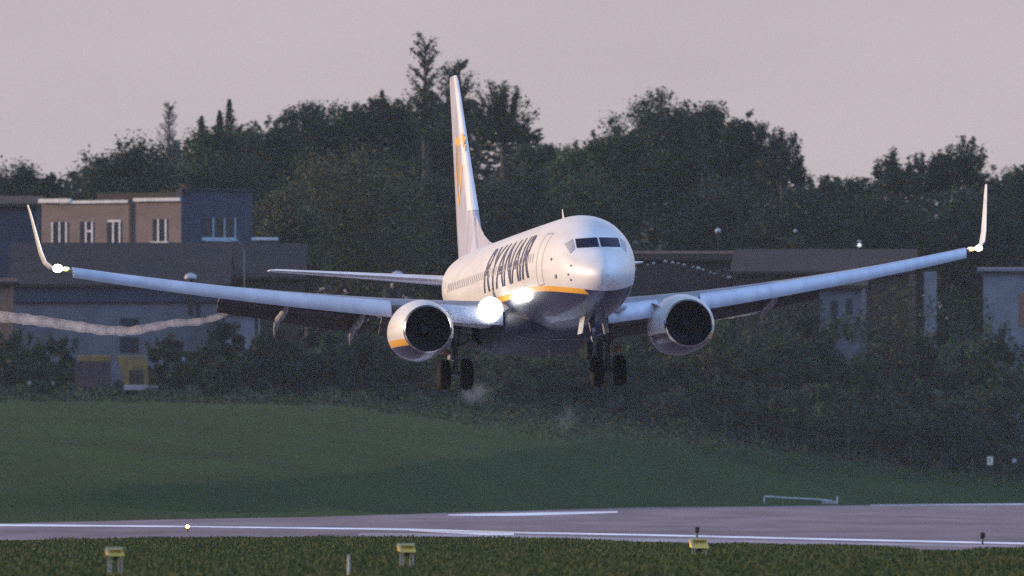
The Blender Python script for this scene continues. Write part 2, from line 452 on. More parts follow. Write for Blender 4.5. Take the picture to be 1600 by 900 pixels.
# near grass
M['neargrass'] = mat_noise('near_turf', (.036, .046, .008), (.050, .058, .011), .7, .95, stretch=(1, .2, 1), spec=.1)
M['blade'] = mat_leaf('grass_blade', (.044, .062, .010), (.054, .068, .012))
rng = np.random.default_rng(3)
NXP = [p[0] for p in NEAR]; NYP = [p[1] for p in NEAR]
nearpts = [ground_at(x, y - .4, 0.003) for x, y in NEAR]
turf = mesh_obj('near_turf', [Vector((p.x, p.y, .003)) for p in nearpts] + [Vector((p.x * 1.0, 250, .003)) for p in nearpts],
                [(i, i + 1, len(nearpts) + i + 1, len(nearpts) + i) for i in range(len(nearpts) - 1)], M['neargrass'])
tag(turf, 'olive green turf in front of the runway', 'ground', kind='structure')
nb = 130000
Yb = 300 + 380 * rng.random(nb) ** .85
Xb = (rng.random(nb) - .5) * 2 * (Yb * .036)
pxb = 800 + FPX * Xb / Yb
pyb = 450 - FPX * (np.tan(np.arctan2(-CAMZ, Yb) - TILT))
edge = np.interp(pxb, NXP, NYP)
wob = 1.3 * np.sin(pxb * .047) + 1.1 * np.sin(pxb * .019 + 1.3)
keep = pyb > edge + wob * .5
Xb, Yb = Xb[keep], Yb[keep]; nb = len(Xb)
clump = .5 + .5 * np.sin(Xb * 1.9 + np.sin(Yb * .11) * 2) * np.sin(Yb * .21 + Xb * .7)
hb = (.030 + .050 * rng.random(nb)) * (.6 + .8 * clump)
wb = .012 + .02 * rng.random(nb)
ang = rng.random(nb) * math.pi
lean = (rng.random((nb, 2)) - .5) * .7 * hb[:, None]
dx, dy = np.cos(ang) * wb, np.sin(ang) * wb
V = np.zeros((nb, 4, 3))
V[:, 0] = np.c_[Xb - dx, Yb - dy, np.zeros(nb)]
V[:, 1] = np.c_[Xb + dx, Yb + dy, np.zeros(nb)]
V[:, 2] = np.c_[Xb + dx * .3 + lean[:, 0], Yb + dy * .3 + lean[:, 1], hb]
V[:, 3] = np.c_[Xb - dx * .3 + lean[:, 0], Yb - dy * .3 + lean[:, 1], hb]
tag(quads_obj('grass', V, M['blade']), 'short olive green grass blades in front of the runway', 'grass', kind='stuff')

# ------------------------------------------------------------------ foliage
LEAF = {
 'dark':  mat_leaf('leaf_dark', (.017, .033, .016), (.034, .058, .025)),
 'mid':   mat_leaf('leaf_mid', (.025, .046, .019), (.050, .078, .029)),
 'olive': mat_leaf('leaf_olive', (.055, .059, .022), (.098, .098, .036)),
 'light': mat_leaf('leaf_light', (.060, .080, .028), (.11, .135, .048)),
 'pale':  mat_leaf('leaf_pale', (.07, .07, .055), (.20, .19, .15)),
 'blue':  mat_leaf('leaf_bluish', (.017, .030, .019), (.032, .052, .030)),
}
M['bark'] = mat_noise('bark', (.035, .030, .026), (.07, .058, .05), 3, .9, stretch=(1, 1, .2))
M['palebark'] = mat_noise('pale_bark', (.20, .17, .17), (.12, .10, .10), 3, .9)

def leaf_quads(P, size, rg, flat=.5):
    n_ = len(P)
    a = rg.normal(size=(n_, 3)); a[:, 2] *= flat; a /= np.linalg.norm(a, axis=1)[:, None] + 1e-9
    b_ = rg.normal(size=(n_, 3)); b_ -= (b_ * a).sum(1)[:, None] * a; b_ /= np.linalg.norm(b_, axis=1)[:, None] + 1e-9
    s = (size * (.5 + rg.random(n_)))[:, None]
    w = s * (.35 + .3 * rg.random(n_)[:, None])
    V = np.empty((n_, 4, 3))
    V[:, 0] = P - a * s * .5; V[:, 1] = P + b_ * w * .5; V[:, 2] = P + a * s * .5; V[:, 3] = P - b_ * w * .4
    return V

def crown_points(kind, w, h, rg, dens):
    """points of a crown of width w and height h, base centre at the origin; also limb polylines"""
    limbs = []
    P = []
    r = w / 2
    if kind in ('round', 'spiky'):
        nc = int(80 * (1 + .3 * h / w))
        for i in range(nc):
            d = rg.normal(size=3); d /= np.linalg.norm(d)
            q = .30 + .62 * rg.random() ** .6
            c = np.array([d[0] * r * q, d[1] * r * q * .8, h * .5 + d[2] * h * .5 * q])
            cr = r * (.16 + .17 * rg.random())
            k_ = int(dens * (14 + 40 * rg.random()))
            P.append(c + np.clip(rg.normal(size=(k_, 3)), -2.2, 2.2) * cr * .62 * np.array([1, 1, .85]))
            if i % 5 == 0: limbs.append([(0, 0, -h * .05), (c[0] * .4, c[1] * .4, c[2] * .45), tuple(c)])
        for i in range(30):      # ragged sprays that break the outline
            th = rg.random() * 2 * math.pi; e = math.asin(rg.random() * 1.15 - .15)
            tip = np.array([math.cos(th) * math.cos(e) * r * 1.02, math.sin(th) * math.cos(e) * r * .8, h * .5 + math.sin(e) * h * .5])
            ln = r * (.06 + .15 * rg.random()); dirn = np.array([math.cos(th) * .55, math.sin(th) * .4, .9])
            t = rg.random(int(dens * 5)) ** .8
            P.append(tip * .96 + np.outer(t * ln, dirn) + rg.normal(size=(len(t), 3)) * ln * .22)
        if kind == 'spiky':
            for fx, fh in ((-.36, .98), (.02, 1.02), (.22, 1.10)):
                t = rg.random(int(dens * 90))
                wd = r * .085 * (1 - t) + .04
                P.append(np.c_[fx * r + rg.normal(size=len(t)) * wd, rg.normal(size=len(t)) * wd, h * (fh - .20) + t * h * .25])
                limbs.append([(fx * r * .5, 0, h * .2), (fx * r, 0, h * (fh + .05))])
    elif kind == 'brush':       # branches fan upwards, leaves sit in upright plumes with sky between
        nb_ = 46
        c0_ = np.array([0, 0, h * .30])
        for i in range(nb_):
            th = rg.random() * 2 * math.pi; e = math.asin(-.25 + 1.25 * rg.random())
            q = .74 + .30 * rg.random()
            tip = c0_ + np.array([math.cos(th) * math.cos(e) * r * q, math.sin(th) * math.cos(e) * r * .8 * q, math.sin(e) * h * .70 * q])
            base = np.array([tip[0] * .1, tip[1] * .1, h * .10])
            mid = base * .45 + tip * .55 + np.array([tip[0] * .14, tip[1] * .14, -h * .04])
            if i % 2 == 0: limbs.append([tuple(base), tuple(mid), tuple(tip)])
            k_ = int(dens * (26 + 40 * rg.random()))
            t = .52 + .46 * rg.random(k_)
            pt = np.outer((1 - t) ** 2, base) + np.outer(2 * t * (1 - t), mid) + np.outer(t ** 2, tip)
            P.append(pt + rg.normal(size=(k_, 3)) * r * (.05 + .025 * rg.random()))
        k_ = int(dens * 500)
        P.append(c0_ + rg.normal(size=(k_, 3)) * np.array([r * .28, r * .25, h * .18]))
    elif kind == 'spire':       # one leader, short sparse side branches
        limbs.append([(0, 0, 0), (.1, 0, h * .5), (0, 0, h)])
        for i in range(46):
            z = h * (.12 + .86 * (i / 46.0)); th = rg.random() * 2 * math.pi
            ln = min(r * (.95 - .45 * (z / h) ** 2) * (.35 + .75 * rg.random()), (h * 1.06 - z) / 1.15)
            tip = np.array([math.cos(th) * ln, math.sin(th) * ln, z + ln * (.75 + .5 * rg.random())])
            limbs.append([(0, 0, z), tuple(tip)])
            k_ = int(dens * 24 * (1.5 - 1.0 * z / h)); t = .42 + .64 * rg.random(k_)
            P.append(np.outer(1 - t, [0, 0, z]) + np.outer(t, tip) + rg.normal(size=(k_, 3)) * ln * .16)
        k_ = int(dens * 700); z = h * .40 * rg.random(k_) ** 1.3
        P.append(np.c_[rg.normal(size=k_) * r * .42, rg.normal(size=k_) * r * .35, z])
    elif kind == 'bare':
        limbs.append([(0, 0, 0), (0, 0, h)])
        for i in range(170):
            z = h * (.05 + .90 * rg.random()); th = rg.random() * 2 * math.pi
            ln = r * (1.1 - .9 * z / h) * (.5 + .6 * rg.random())
            tip = (math.cos(th) * ln, math.sin(th) * ln, min(z + ln * (.3 + 1.1 * rg.random()), h * 1.02))
            limbs.append([(0, 0, z), tip])
            k_ = 5; t = rg.random(k_)
            P.append(np.outer(1 - t, [0, 0, z]) + np.outer(t, tip) + rg.normal(size=(k_, 3)) * ln * .14)
    elif kind == 'shrub':
        nc = 44
        for i in range(nc):
            th = rg.random() * 2 * math.pi; q = rg.random() ** .5
            e = rg.random()
            c = np.array([math.cos(th) * r * q, math.sin(th) * r * q * .7, h * (.05 + .80 * e * math.sqrt(max(0, 1 - q * q * .75)))])
            cr = r * (.12 + .16 * rg.random())
            k_ = int(dens * (30 + 50 * rg.random()))
            o = rg.normal(size=(k_, 3)); o /= np.linalg.norm(o, axis=1)[:, None]
            P.append(c + o * (cr * rg.random(k_) ** .4)[:, None])
            if i % 5 == 0: limbs.append([(c[0] * .2, c[1] * .2, -h * .08), tuple(c)])
        for i in range(16):
            th = rg.random() * 2 * math.pi; q = rg.random()
            b0 = np.array([math.cos(th) * r * q * .9, math.sin(th) * r * q * .6, h * .80 * math.sqrt(1 - q * q * .8)])
            t = rg.random(int(dens * 14)); ln = h * (.08 + .14 * rg.random())
            P.append(b0 + np.outer(t * ln, [math.cos(th) * .3, 0, 1]) + rg.normal(size=(len(t), 3)) * ln * .12)
    return np.concatenate(P), limbs

seed = [100]
def plant(name, cat, kind, px, top, wpx, Y, tint, label, basepy=None, group=None, dens=2.4, leaf=.42, trunk=None, bark=None):
    seed[0] += 1
    rg = np.random.default_rng(seed[0])
    p = at(px, top, Y)
    gz = terrain(p.x, Y) - .1
    ppm = FPX / Y
    w = wpx / ppm
    Htot = p.z - gz
    if kind == 'shrub': h = Htot; cb = 0.0
    else:
        cb = trunk if trunk is not None else .22 * Htot
        h = Htot - cb
        if basepy is not None:
            cb = max(.5, at(px, basepy, Y).z - gz); h = Htot - cb
    root = empty(name, (p.x, Y, gz), (0, 0, 0))
    tag(root, label, cat, group)
    P, limbs = crown_points(kind, w, h, rg, dens)
    P = P + np.array([0, 0, cb])
    P = P[P[:, 2] < Htot * 1.12]
    V = leaf_quads(P, leaf * (1 if kind != 'bare' else .5), rg)
    quads_obj('crown', V, LEAF[tint], root)
    mb = MB()
    tr = max(.10, .018 * Htot)
    if kind != 'shrub':
        mb.tube([(0, 0, -.3), (.1, 0, cb * .5), (0, 0, cb + h * .30), (0, 0, cb + h * .6)], [tr, tr * .85, tr * .6, tr * .25], 7)
    for lm in limbs:
        pts = [(q[0], q[1], q[2] + cb) for q in lm]
        r0 = tr * (.32 if kind != 'bare' else .09) if kind != 'spire' else tr * .22
        rr = list(np.linspace(r0, .03, len(pts)))
        if kind in ('spire', 'bare') and lm is limbs[0]: rr = list(np.linspace(tr * .55, .03, len(pts)))
        mb.tube(pts, rr, 4)
    mb.build('trunk' if kind != 'shrub' else 'stems', bark or M['bark'], root)
    return root

WG = 'trees of the wooded ridge behind the airfield'
trees = [
 # kind, px, top, width, Y, tint, crown base py, label
 ('round', 18, 256, 130, 1585, 'dark', 420, 'dark rounded tree at the far left end of the ridge'),
 ('brush', 76, 266, 62, 1570, 'dark', 325, 'small dark tufted tree between the leftmost tree and the round one over the brick building'),
 ('round', 196, 222, 190, 1550, 'dark', 400, 'broad round dark green tree right above the brick building'),
 ('spiky', 342, 188, 150, 1580, 'mid', 400, 'tree with three thin spikes standing above its crown near the bare tree'),
 ('round', 415, 182, 140, 1590, 'dark', 420, 'rounded tree just right of the spiked tree on the ridge'),
 ('round', 482, 152, 140, 1600, 'dark', 420, 'tall leafy tree where the left part of the ridge skyline first levels out'),
 ('round', 548, 152, 110, 1612, 'mid', 430, 'leafy ridge tree midway between the spiked tree and the tail fin'),
 ('round', 602, 138, 120, 1600, 'dark', 430, 'tall dark tree just left of the slender sparse tree'),
 ('spire', 664, 62, 66, 1620, 'mid', 215, 'slender sparse tree with open branches, the highest point of the skyline'),
 ('round', 690, 130, 120, 1628, 'dark', 430, 'dense dark tree around the foot of the slender sparse tree'),
 ('spire', 718, 100, 90, 1606, 'dark', 205, 'sparse pointed tree directly behind the tip of the tail fin'),
 ('brush', 786, 118, 112, 1590, 'dark', 232, 'open crowned tree with upright plumes standing alone right of the tail fin'),
 ('round', 838, 208, 100, 1602, 'mid', 430, 'lower leafy tree at the dip right of the open crowned tree'),
 ('round', 893, 214, 90, 1560, 'light', 430, 'lighter green tree in the skyline dip left of the biggest crown'),
 ('round', 962, 178, 120, 1580, 'mid', 430, 'leafy tree forming the left shoulder of the biggest crown group'),
 ('round', 1036, 140, 150, 1592, 'mid', 430, 'tallest broad tree of the crown group above the cockpit'),
 ('round', 1104, 148, 130, 1604, 'dark', 430, 'broad dark tree right of the tallest tree of the group above the cockpit'),
 ('round', 1166, 172, 110, 1585, 'dark', 430, 'sloping dark tree at the right shoulder of the group above the cockpit'),
 ('brush', 1222, 196, 84, 1570, 'blue', 290, 'tree with feathery upright plumes at the right end of the big crown group'),
 ('brush', 1284, 264, 90, 1590, 'mid', 345, 'low tree with jagged top in the deep skyline dip, nearer the big crowns'),
 ('round', 1338, 276, 90, 1600, 'mid', 430, 'lowest rounded tree in the deep skyline dip, nearer the right hand group'),
 ('brush', 1400, 228, 92, 1580, 'mid', 315, 'open feathery tree, leftmost of the right hand group above the wing'),
 ('brush', 1456, 230, 80, 1594, 'dark', 305, 'feathery tree in the middle of the right hand group above the wing'),
 ('brush', 1506, 206, 92, 1585, 'mid', 300, 'highest feathery tree of the right hand group, just left of the winglet'),
 ('round', 1580, 254, 130, 1600, 'dark', 430, 'flat topped dark tree at the right end of the skyline'),
 ('round', 558, 236, 250, 1500, 'olive', 470, 'broad olive brown tree standing in front of the ridge left of the fin'),
 ('round', 452, 296, 140, 1490, 'olive', 480, 'smaller olive tree beside the dark side wall of the brick building'),
 ('round', 330, 246, 150, 1535, 'dark', 420, 'dark green tree directly behind the shaded side wall of the brick building'),
 ('round', 690, 262, 150, 1520, 'blue', 520, 'bluish dark tree behind the lower half of the tail fin'),
 ('round', 812, 250, 180, 1530, 'blue', 520, 'bluish dark tree filling the gap between tail fin and cockpit roof'),
 ('round', 915, 270, 160, 1518, 'mid', 500, 'green tree right behind the cockpit roof'),
 ('round', 1120, 272, 180, 1525, 'blue', 480, 'bluish tree behind the globe lamp right of the nose'),
 ('round', 1250, 300, 170, 1510, 'blue', 480, 'bluish tree above the middle of the right wing'),
 ('round', 1395, 300, 180, 1522, 'dark', 480, 'dark tree above the outer part of the right wing'),
 ('round', 1540, 296, 170, 1525, 'blue', 500, 'bluish dark tree behind the right winglet'),
 ('shrub', 1012, 325, 110, 1478, 'pale', None, 'pale twiggy bush showing right of the cockpit'),
]
for kind, px, top, w, Y, tint, bp, label in trees:
    shr = kind == 'shrub'
    plant('bush' if shr else 'tree', 'bush' if shr else 'tree', kind, px, top, w, Y, tint, label, basepy=bp, group=WG,
          dens=(2.6 if kind == 'brush' else 1.9 if kind == 'spire' else .7 if tint == 'pale' else 8.0), leaf=.30)
plant('bare_tree', 'tree', 'bare', 264, 158, 66, 1610, 'pale', 'leafless pale twiggy tree sticking up left of the spiked tree',
      basepy=300, group=WG, bark=M['palebark'])

bushes = [
 (28, 512, 150, 1408, 'mid', 'green bush at the left edge under the white vapour trail'),
 (92, 520, 90, 1412, 'mid', 'green bush immediately left of the red and yellow truck'),
 (268, 520, 100, 1414, 'dark', 'dark bush directly right of the truck'),
 (318, 536, 110, 1408, 'mid', 'bush below the right end of the left vapour trail'),
 (350, 500, 90, 1420, 'blue', 'bush beneath the pale house wall under the left wing'),
 (425, 508, 120, 1410, 'blue', 'dark bush below the outer flap fairing of the left wing'),
 (492, 500, 130, 1416, 'blue', 'dark bush between the two left flap fairings'),
 (566, 506, 140, 1410, 'blue', 'dark bush left of the left engine'),
 (650, 520, 140, 1418, 'blue', 'bush behind the left engine and its wheels'),
 (742, 510, 150, 1412, 'olive', 'brownish bush behind the left main wheels'),
 (830, 505, 150, 1420, 'olive', 'brownish bush below the belly between the two pairs of wheels'),
 (920, 500, 150, 1414, 'blue', 'bush behind the nose wheels'),
 (1010, 500, 150, 1420, 'mid', 'bush right of the right main wheels'),
 (1092, 480, 160, 1424, 'olive', 'tall bush below the right engine'),
 (1180, 446, 160, 1426, 'mid', 'bush below the right flap fairing'),
 (1254, 440, 140, 1430, 'blue', 'bush left of the pale house hidden among the shrubs'),
 (1322, 480, 150, 1422, 'mid', 'low bush in front of the pale house among the shrubs'),
 (1400, 438, 140, 1428, 'olive', 'tall brownish bush directly right of the pale house'),
 (1490, 430, 130, 1426, 'dark', 'tall dark bush below the right winglet'),
 (1560, 490, 100, 1412, 'mid', 'bush in front of the pale blue wall at the right edge'),
 (1120, 590, 220, 1398, 'blue', 'low wide bush at the foot of the slope below the right engine'),
 (1270, 600, 230, 1396, 'mid', 'low wide bush at the foot of the slope in the middle of the right half'),
 (1410, 600, 220, 1394, 'blue', 'low wide bush left of the small white marker board'),
 (1545, 590, 230, 1396, 'blue', 'low wide bush behind the small white marker board'),
]
BG = 'bushes along the top of the grass slope'
for px, top, w, Y, tint, label in bushes:
    plant('bush', 'bush', 'shrub', px, top, w, Y, tint, label, group=BG, dens=8.5, leaf=.26)

# far wood that reads as one mass behind the single trees
rg = np.random.default_rng(77)
sil = [(-900, 300), (-300, 290), (0, 285), (90, 300), (130, 262), (250, 255), (300, 215), (420, 205), (480, 185), (640, 165), (700, 150), (760, 168), (810, 185), (850, 225), (900, 250), (960, 215),
       (1040, 180), (1150, 200), (1240, 280), (1380, 300), (1440, 285), (1540, 280), (1700, 275), (2500, 290)]
sx, sy = zip(*sil)
n_ = 110000
pxs = -900 + 3400 * rg.random(n_)
tops = np.interp(pxs, sx, sy) + 10 * np.sin(pxs * .11) + 7 * np.sin(pxs * .31 + 1)
pys = tops + (600 - tops) * rg.random(n_)
Yw = 1640 + 40 * rg.random(n_)
P = np.array([at(a, b_, c) for a, b_, c in zip(pxs, pys, Yw)])
tag(quads_obj('woodland', leaf_quads(P, 1.1, rg), LEAF['dark']), 'dark mass of woodland filling the ridge behind the single trees', 'woodland', kind='stuff')
# scrub that reads as one mass between the single bushes
n_ = 60000
pxs = -200 + 2000 * rg.random(n_)
lo = np.interp(pxs, [-200, 120, 240, 560, 700, 900, 1000, 1200, 1400, 1500, 1800], [622, 620, 620, 626, 630, 652, 668, 702, 728, 738, 742])
hi = np.interp(pxs, [-200, 90, 130, 240, 270, 420, 560, 1000, 1250, 1330, 1450, 1600, 1800], [560, 560, 606, 606, 560, 545, 540, 520, 530, 548, 520, 540, 540])
hi = hi + 9 * np.sin(pxs * .09) + 6 * np.sin(pxs * .23)
t = rg.random(n_)
pys = hi + (lo - hi) * t
Yw = 1402 + 34 * (1 - t) + 6 * rg.random(n_)
P = np.array([at(a, b_, c) for a, b_, c in zip(pxs, pys, Yw)])
tag(quads_obj('scrub', leaf_quads(P, .40, rg), LEAF['blue']), 'low dark scrub along the foot of the bushes above the grass slope', 'scrub', kind='stuff')
n_ = 60000
pxs = -200 + 2000 * rg.random(n_)
lo2 = np.interp(pxs, [-200, 560, 800, 1000, 1200, 1450, 1800], [5, 6, 16, 26, 24, 12, 10])
Xq = (pxs - 800) / FPX * 1390; 
Eq = np.array([edge_y(x) for x in Xq])
Yq = 1404 - (rg.random(n_) ** 2.4) * np.minimum(26 * lo2 * .28, .40 * (1404 - Eq))
Zq = np.array([terrain(x, y) for x, y in zip(Xq, Yq)])
hq = (.15 + 1.5 * rg.random(n_) ** 2) * np.clip(1 - (1404 - Yq) / 260, .15, 1) * (.6 + .4 * np.sin(pxs * .07) * np.sin(pxs * .023))
P = np.c_[Xq, Yq, Zq + hq]
tag(quads_obj('undergrowth', leaf_quads(P, .22, rg), LEAF['dark']), 'ragged low undergrowth where the grass slope meets the bushes', 'undergrowth', kind='stuff')
fr = empty('perimeter_fence', at(1330, 740, 1386)); tag(fr, 'thin wire fence on posts across the dark slope at right', 'fence')
fpts = []
for i_ in range(12):
    x_ = (1085 + 48 * i_ - 800) / FPX * 1386
    fpts.append(Vector((x_, 1386 - i_ * .6, terrain(x_, 1386 - i_ * .6))) - fr.location)
for q in fpts: MB().tube([q - Vector((0, 0, .3)), q + Vector((0, 0, 2.1))], .035, 6).build('post', M['bark'], fr)
for hh_ in (.5, 1.2, 2.0): MB().tube([q + Vector((0, 0, hh_)) for q in fpts], .012, 4).build('wire', M['bark'], fr)
# rough tufts on the slope
n_ = 14000
Xt = -50 + 110 * rg.random(n_); Yt = 560 + 840 * rg.random(n_)
ok = np.array([Yt[i] > edge_y(Xt[i]) + 3 for i in range(n_)])
Xt, Yt = Xt[ok], Yt[ok]
Zt = np.array([terrain(x, y) for x, y in zip(Xt, Yt)])
P = np.c_[Xt, Yt, Zt + .05]
M['tuft'] = mat_leaf('tuft', (.010, .042, .010), (.02, .060, .014))
tag(quads_obj('rough_grass', leaf_quads(P, .13, rg, 2.5), M['tuft']), 'rough grass tufts scattered over the slope behind the runway', 'grass', kind='stuff')

# ------------------------------------------------------------------ buildings
m, n, l, b = newmat('brick')
tc = n.new('ShaderNodeTexCoord')
br = n.new('ShaderNodeTexBrick'); br.inputs['Scale'].default_value = 4.0
br.inputs['Color1'].default_value = (.225, .148, .122, 1); br.inputs['Color2'].default_value = (.165, .115, .098, 1); br.inputs['Mortar'].default_value = (.21, .18, .165, 1)
mp = n.new('ShaderNodeMapping'); mp.inputs['Rotation'].default_value = (math.pi / 2, 0, 0); l.new(tc.outputs['Object'], mp.inputs[0]); l.new(mp.outputs[0], br.inputs['Vector'])
c = mixc(mapr(nz(.6, (1, 1, 1.6)), .4, .65, 0, .6), br.outputs[0], (.13, .095, .085))
l.new(c, b.inputs['Base Color']); b.inputs['Roughness'].default_value = .9
M['brick'] = m
M['render'] = mat_noise('grey_render', (.17, .155, .16), (.12, .11, .118), .6, .9)
M['bluewall'] = mat_noise('blue_grey_wall', (.040, .046, .066), (.03, .036, .052), .7, .9)  # on the brick building's side wall this colour carries the shade
M['palewall'] = mat_noise('pale_wall', (.25, .235, .24), (.18, .17, .178), .6, .9)
M['roof'] = mat_noise('dark_roof', (.034, .018, .013), (.020, .012, .010), .8, .85, stretch=(.3, 1, 1))
M['brownwall'] = mat_noise('brown_wall', (.052, .029, .017), (.034, .021, .014), .8, .9)
M['orange'] = mat_noise('orange_brick', (.30, .13, .075), (.22, .10, .06), 2, .9)
M['trim'] = mat_noise('white_trim', (.75, .72, .68), (.55, .52, .50), 2, .7)
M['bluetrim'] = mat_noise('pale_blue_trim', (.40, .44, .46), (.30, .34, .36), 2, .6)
M['pane'] = mat_noise('dark_pane', (.015, .018, .024), (.03, .034, .04), 2, .2)

# brick building: lit wall faces left, side wall coloured blue for shade faces right
BY = 1462.0
c0 = at(283, 380, BY)
pm = FPX / BY
BETA = R(38)
root = empty('brick_building', (c0.x, BY, terrain(c0.x, BY) - .5))
tag(root, 'brown brick upper storey with white framed windows and a side wall coloured blue grey as in shade', 'building')
eL = Vector((-math.cos(BETA), math.sin(BETA), 0))       # along the lit wall
eR = Vector((math.sin(BETA), math.cos(BETA), 0))        # along the side wall
z0 = -1.0
zt = at(283, 314, BY).z - root.location.z
LW = (283 - 60) / pm / math.cos(BETA)
RW = (392 - 283) / pm / math.sin(BETA)
def wallbox(mb, e, a0, a1, nrm, d0, d1, zz0, zz1):
    p = [e * a + nrm * d for a, d in ((a0, d0), (a1, d0), (a1, d1), (a0, d1))]
    mb.add([Vector((q.x, q.y, z)) for z in (zz0, zz1) for q in p], [(0, 1, 2, 3), (4, 7, 6, 5), (0, 4, 5, 1), (1, 5, 6, 2), (2, 6, 7, 3), (3, 7, 4, 0)])
nL = Vector((-math.sin(BETA), -math.cos(BETA), 0)); nR = Vector((math.cos(BETA), -math.sin(BETA), 0))
def zpy(py): return at(283, py, BY).z - root.location.z
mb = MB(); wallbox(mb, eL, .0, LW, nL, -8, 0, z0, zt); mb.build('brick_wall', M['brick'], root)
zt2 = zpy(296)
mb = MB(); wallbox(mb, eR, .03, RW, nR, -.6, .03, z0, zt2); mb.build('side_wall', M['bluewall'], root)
mb = MB(); wallbox(mb, eL, LW * .345, LW * .365, nL, 0, .12, z0, zt + .3); mb.build('downpipe', M['roof'], root)
mb = MB(); wallbox(mb, eL, .02, LW * .33, nL, .0, .25, zt, zt + .28); wallbox(mb, eL, LW * .37, LW * .86, nL, 0, .22, zt - .1, zt + .14); wallbox(mb, eL, LW * .78, LW + .1, nL, .03, .3, zt - .02, zt + .32)
mb.build('roof_edge', M['trim'], root)
mb = MB(); wallbox(mb, eL, .3, LW * .62, nL, -7, -.3, zt - .02, zt + .75); mb.build('roof', M['roof'], root)
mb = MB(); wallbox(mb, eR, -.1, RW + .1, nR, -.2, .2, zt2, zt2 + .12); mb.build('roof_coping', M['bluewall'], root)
mb = MB(); wallbox(mb, eL, -.25, .4, nL, -1.0, -.3, zt2 - .3, zpy(288)); mb.build('chimney', M['roof'], root)
def window(e, a0, a1, nrm, zz0, zz1, off, mull, frame, trans=None, sill=True):
    mb = MB(); wallbox(mb, e, a0, a1, nrm, off - .05, off + .02, zz0, zz1); w_ = mb.build('window', M['pane'], root)
    mb = MB(); t = .16
    for q in mull: wallbox(mb, e, a0 + (a1 - a0) * q - t / 2, a0 + (a1 - a0) * q + t / 2, nrm, off, off + .07, zz0 + .003, zz1 - .003)
    if trans: wallbox(mb, e, a0 + (a1 - a0) * trans[0], a0 + (a1 - a0) * trans[1], nrm, off, off + .06, zz0 + (zz1 - zz0) * trans[2], zz0 + (zz1 - zz0) * trans[2] + t)
    mb.build('frame', frame, w_)
    if sill:
        mb = MB(); wallbox(mb, e, a0 - .12, a1 + .12, nrm, off - .02, off + .2, zz0 - .18, zz0); mb.build('sill', frame, w_)
def aL(px): return (283 - px) / pm / math.cos(BETA)
zb, ztp = zpy(377), zpy(342)
window(eL, aL(262), aL(238), nL, zb, ztp, .0, (.12, .62), M['trim'])
window(eL, aL(188), aL(165), nL, zb - .2, ztp - .05, .0, (.1, .55), M['trim'], (.0, .95, .93), False)
window(eL, aL(144), aL(122), nL, zb - .2, ztp - .15, .0, (.1, .55), M['trim'], (.1, .6, .55), False)
window(eL, aL(103), aL(76), nL, zb - .2, ztp - .15, .0, (.1, .5, .93), M['trim'], None, False)
def aR(px): return (px - 283) / pm / math.sin(BETA)
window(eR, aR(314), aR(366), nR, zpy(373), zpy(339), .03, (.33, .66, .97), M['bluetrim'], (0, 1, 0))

def house(name, label, cat, px0, px1, pt, pb_, Y, depth, wall, roof=None, eave=None, ridge=None, parent=None):
    a, b_ = at(px0, pb_, Y), at(px1, pt, Y)
    r_ = empty(name, ((a.x + b_.x) / 2, Y, terrain(a.x, Y) - .5)); tag(r_, label, cat)
    hw = (b_.x - a.x) / 2
    z1 = b_.z - r_.location.z
    MB().box(-hw, hw, 0, depth, -1.5, z1).build('wall', wall, r_)
    if roof:
        ze = at(px0, eave, Y).z - r_.location.z; zr = at(px0, ridge, Y + depth * .5).z - r_.location.z
        mb = MB(); o = .5
        prof = [(-o, ze), (depth / 2, zr), (depth + o, ze), (depth + o, ze - .25), (depth / 2, zr - .25), (-o, ze - .25)]
        mb.rings([[Vector((-hw - o, y, z)) for y, z in prof], [Vector((hw + o, y, z)) for y, z in prof]])
        mb.build('roof', roof, r_)
    return r_, hw, z1

# long dark roofed building in front of the brick one
h1, hw, z1 = house('long_building', 'long low grey building with a big dark roof left of the aircraft', 'building', 22, 352, 446, 556, 1436, 15, M['render'], M['roof'], 444, 379)
def hx(px, r_, Y): return at(px, 450, Y).x - r_.location.x
def hz_(py, r_, Y): return at(300, py, Y).z - r_.location.z
MB().box(-hw - .02, hw + .02, -.25, -.01, hz_(472, h1, 1436), hz_(449, h1, 1436)).build('eave_band', M['bluewall'], h1)  # darker band across the wall below the eave
for (a, b_, t_, bt) in ((188, 217, 497, 516), (188, 217, 527, 550), (306, 313, 470, 496)):
    w_ = MB().box(hx(a, h1, 1436), hx(b_, h1, 1436), -.06, .02, hz_(bt, h1, 1436), hz_(t_, h1, 1436)).build('window', M['pane'], h1)
h2, hw2, _ = house('annex', 'brownish annex with a shallow roof between the long building and the left tailplane', 'building', 292, 470, 438, 540, 1446, 10, M['brownwall'], M['roof'], 432, 380)
h3, hw3, _ = house('pale_house', 'pale bluish house wall under the left wing flaps', 'house', 353, 404, 486, 580, 1428, 8, M['palewall'], M['roof'], 484, 462)
MB().box(hx(398, h3, 1428), hx(403, h3, 1428), -.05, .02, hz_(530, h3, 1428), hz_(495, h3, 1428)).build('window', M['pane'], h3)
h4, _, _ = house('orange_building', 'orange brick building end at the left edge below the wing', 'building', -90, 17, 441, 560, 1424, 7, M['orange'], M['roof'], 440, 434)
h5, _, _ = house('blue_building', 'dark blue building at the left edge behind the winglet', 'building', -120, 57, 318, 560, 1490, 12, M['bluewall'], M['roof'], 318, 306)
